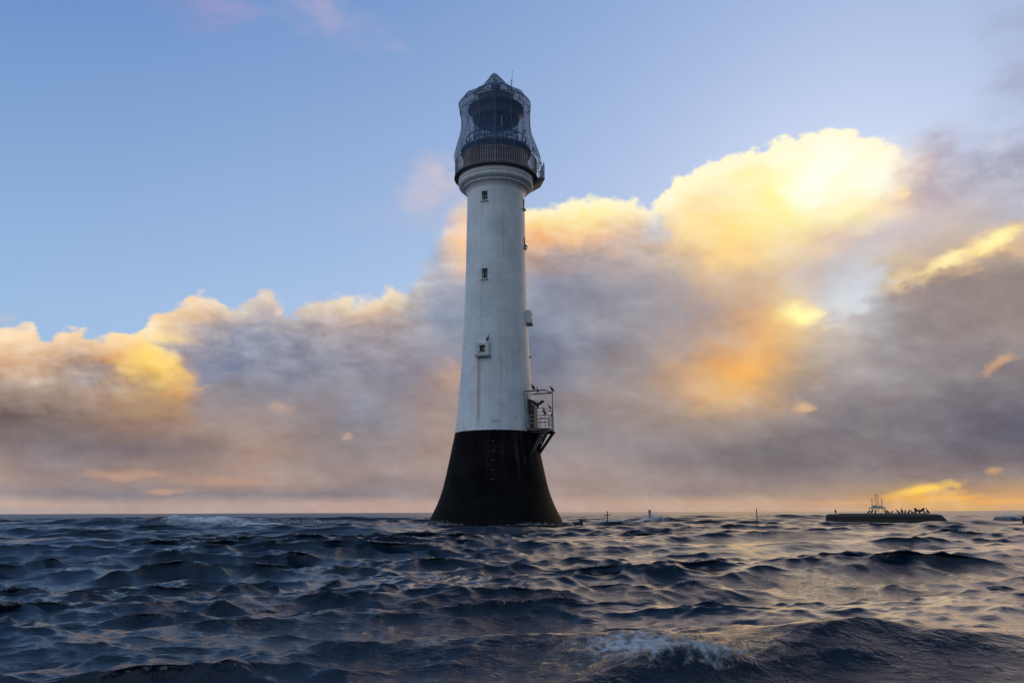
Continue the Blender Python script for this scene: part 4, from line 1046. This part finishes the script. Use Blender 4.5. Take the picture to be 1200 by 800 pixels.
def build_birds():
    mat = plain('cormorant_feathers', (.014, .013, .012), .45, vary=.5, scale=14)
    meshes = {p: cormorant_mesh(p, mat) for p in ('upright', 'preening', 'crouched', 'spread')}
    def bird(pose, loc, rz, size, label, group):
        o = bpy.data.objects.new('cormorant', meshes[pose]); COL.objects.link(o)
        o.location = loc; o.rotation_euler = (0, 0, rad(rz)); o.scale = (size,) * 3
        tag(o, label, 'bird', group)
    gp = 'cormorants on the landing platform'; gt = 'cormorants on the lighthouse'
    zt = PADZ - .012
    spin = Matrix.Rotation(rad(-24.6), 3, 'Z')
    for pose, x, dy, rz, s, lab in (
            ('upright', -3.64, -.9, 100, .95, 'solitary upright cormorant at the empty end of the landing platform'),
            ('crouched', -1.09, -.6, 20, 1.0, 'crouched cormorant, first of the pair in front of the far rig'),
            ('preening', -0.87, .3, 30, .98, 'cormorant with raised bent neck behind the crouched one, in front of the far rig'),
            ('upright', -0.62, -.4, 80, .85, 'small upright cormorant just past the crouched pair on the landing platform'),
            ('upright', 0.12, -.8, 210, .92, 'hunched cormorant in a close pair at the middle of the landing platform, facing the lighthouse'),
            ('preening', 0.29, .1, 160, .92, 'cormorant preening behind its close neighbour at the middle of the landing platform'),
            ('crouched', 0.62, .9, 15, .8, 'low crouched cormorant alone between the middle pair and the crowded end'),
            ('crouched', 1.05, -.3, 170, 1.05, 'large crouched cormorant at the start of the crowd on the landing platform'),
            ('upright', 1.35, .4, 250, 1.08, 'tall straight necked cormorant beside the large crouched one in the crowd'),
            ('upright', 1.58, -.6, 60, .86, 'short upright cormorant just past the tall straight necked one in the crowd'),
            ('preening', 1.85, -.5, 20, .9, 'cormorant with head tucked down, first after the gap in the crowd'),
            ('crouched', 2.07, .6, 200, .95, 'crouched cormorant between the head tucked bird and the wing drying one'),
            ('upright', 2.33, -.9, 300, 1.05, 'dark stout cormorant standing just before the wing drying one'),
            ('spread', 2.64, .2, 262, 1.0, 'cormorant holding both wings wide open to dry on the landing platform'),
            ('preening', 2.93, -.7, 180, .92, 'small preening cormorant under the open wing of the wing drying one'),
            ('upright', 3.19, -.3, 140, 1.1, 'tall upright cormorant last in the row, past the wing drying one')):
        p = spin @ Vector((x, dy - .9, zt - .006 * x)) + Vector((PADX, PADY, 0))
        bird(pose, p, rz - 24.6, s * .76, lab, gp)
    # on the lighthouse
    base = Vector((TX, TY, 0))
    def onpf(r, t, z): return base + polar(68, r, z, t)
    bird('upright', onpf(3.05, .9, 10.40), 110, .85, 'upright cormorant on the hoist frame bar, closest to the white shaft', gt)
    bird('crouched', onpf(3.35, -.9, 10.37), 230, 1.0, 'hunched cormorant at the middle of the hoist frame bar', gt)
    bird('preening', onpf(4.2, .9, 10.40), 200, .95, 'cormorant with bent neck on the outer end of the hoist frame bar', gt)
    bird('spread', onpf(3.72, -.9, 9.01), 250, .92, 'cormorant flapping open wings on the wire above the entrance platform', gt)
    bird('upright', onpf(4.02, -.4, 8.53), 150, 1.0, 'dark cormorant standing on the entrance platform rail beside the flapping one', gt)
    bird('crouched', onpf(4.25, .25, 9.01), 150, .85, 'small crouched cormorant on the wire at the outer corner of the entrance platform', gt)
    bird('upright', onpf(4.32, .62, 8.53), 20, .75, 'small cormorant on the outermost post of the entrance platform rail', gt)
    bird('upright', base + polar(-19, tower_r(13.4) + .20, 13.875, .40), 55, .9, 'cormorant perched on top of the projecting window box', gt)
    bird('crouched', base + Vector((-1.72, -.35, 35.12)), 185, .8, 'cormorant perched on the shoulder of the netting over the lantern', gt)
    bird('crouched', base + polar(76, tower_r(21.9) + .06, 21.87), 200, .8, 'cormorant perched on a high window sill at the edge of the white shaft', gt)

# --------------------------------------------------------------------------
# camera, sun, render settings
# --------------------------------------------------------------------------
def build_camera():
    cd = bpy.data.cameras.new('camera'); cam = bpy.data.objects.new('camera', cd); COL.objects.link(cam)
    cd.sensor_width = 36.0; cd.lens = 930 / 1200 * 36.0
    cd.clip_start = .1; cd.clip_end = 60000
    pitch = math.atan(200 / 930)
    m = Matrix.Rotation(math.pi / 2 + pitch, 4, 'X') @ Matrix.Rotation(rad(-.2), 4, 'Z')
    m.translation = (0, 0, EYE)
    cam.matrix_world = m
    scene.camera = cam

def build_sun():
    ld = bpy.data.lights.new('sun', 'SUN'); ld.energy = SUN_ENERGY; ld.angle = rad(SUN_ANGLE); ld.color = (1.0, .66, .36)
    o = bpy.data.objects.new('sun', ld); COL.objects.link(o)
    a, e = rad(SUN_AZ), rad(SUN_EL)
    v = Vector((math.sin(a) * math.cos(e), math.cos(a) * math.cos(e), math.sin(e)))
    o.rotation_euler = v.to_track_quat('Z', 'Y').to_euler()
    o.location = v * 200

SUN_ENERGY, SUN_ANGLE = 0.65, 58.0
build_camera(); build_sky(); build_sun()
for name in ('build_sea', 'build_lighthouse', 'build_reef', 'build_birds'):
    if name in globals(): globals()[name]()

vs = scene.view_settings
scene.display_settings.display_device = 'sRGB'
vs.view_transform = 'Standard'; vs.look = 'None'; vs.gamma = 1.0; vs.exposure = 0.0; vs.use_curve_mapping = False
cy = scene.cycles
cy.use_denoising = True
cy.max_bounces = 6; cy.diffuse_bounces = 3; cy.glossy_bounces = 4; cy.transparent_max_bounces = 12
cy.sample_clamp_indirect = 4.0
scene.render.film_transparent = False
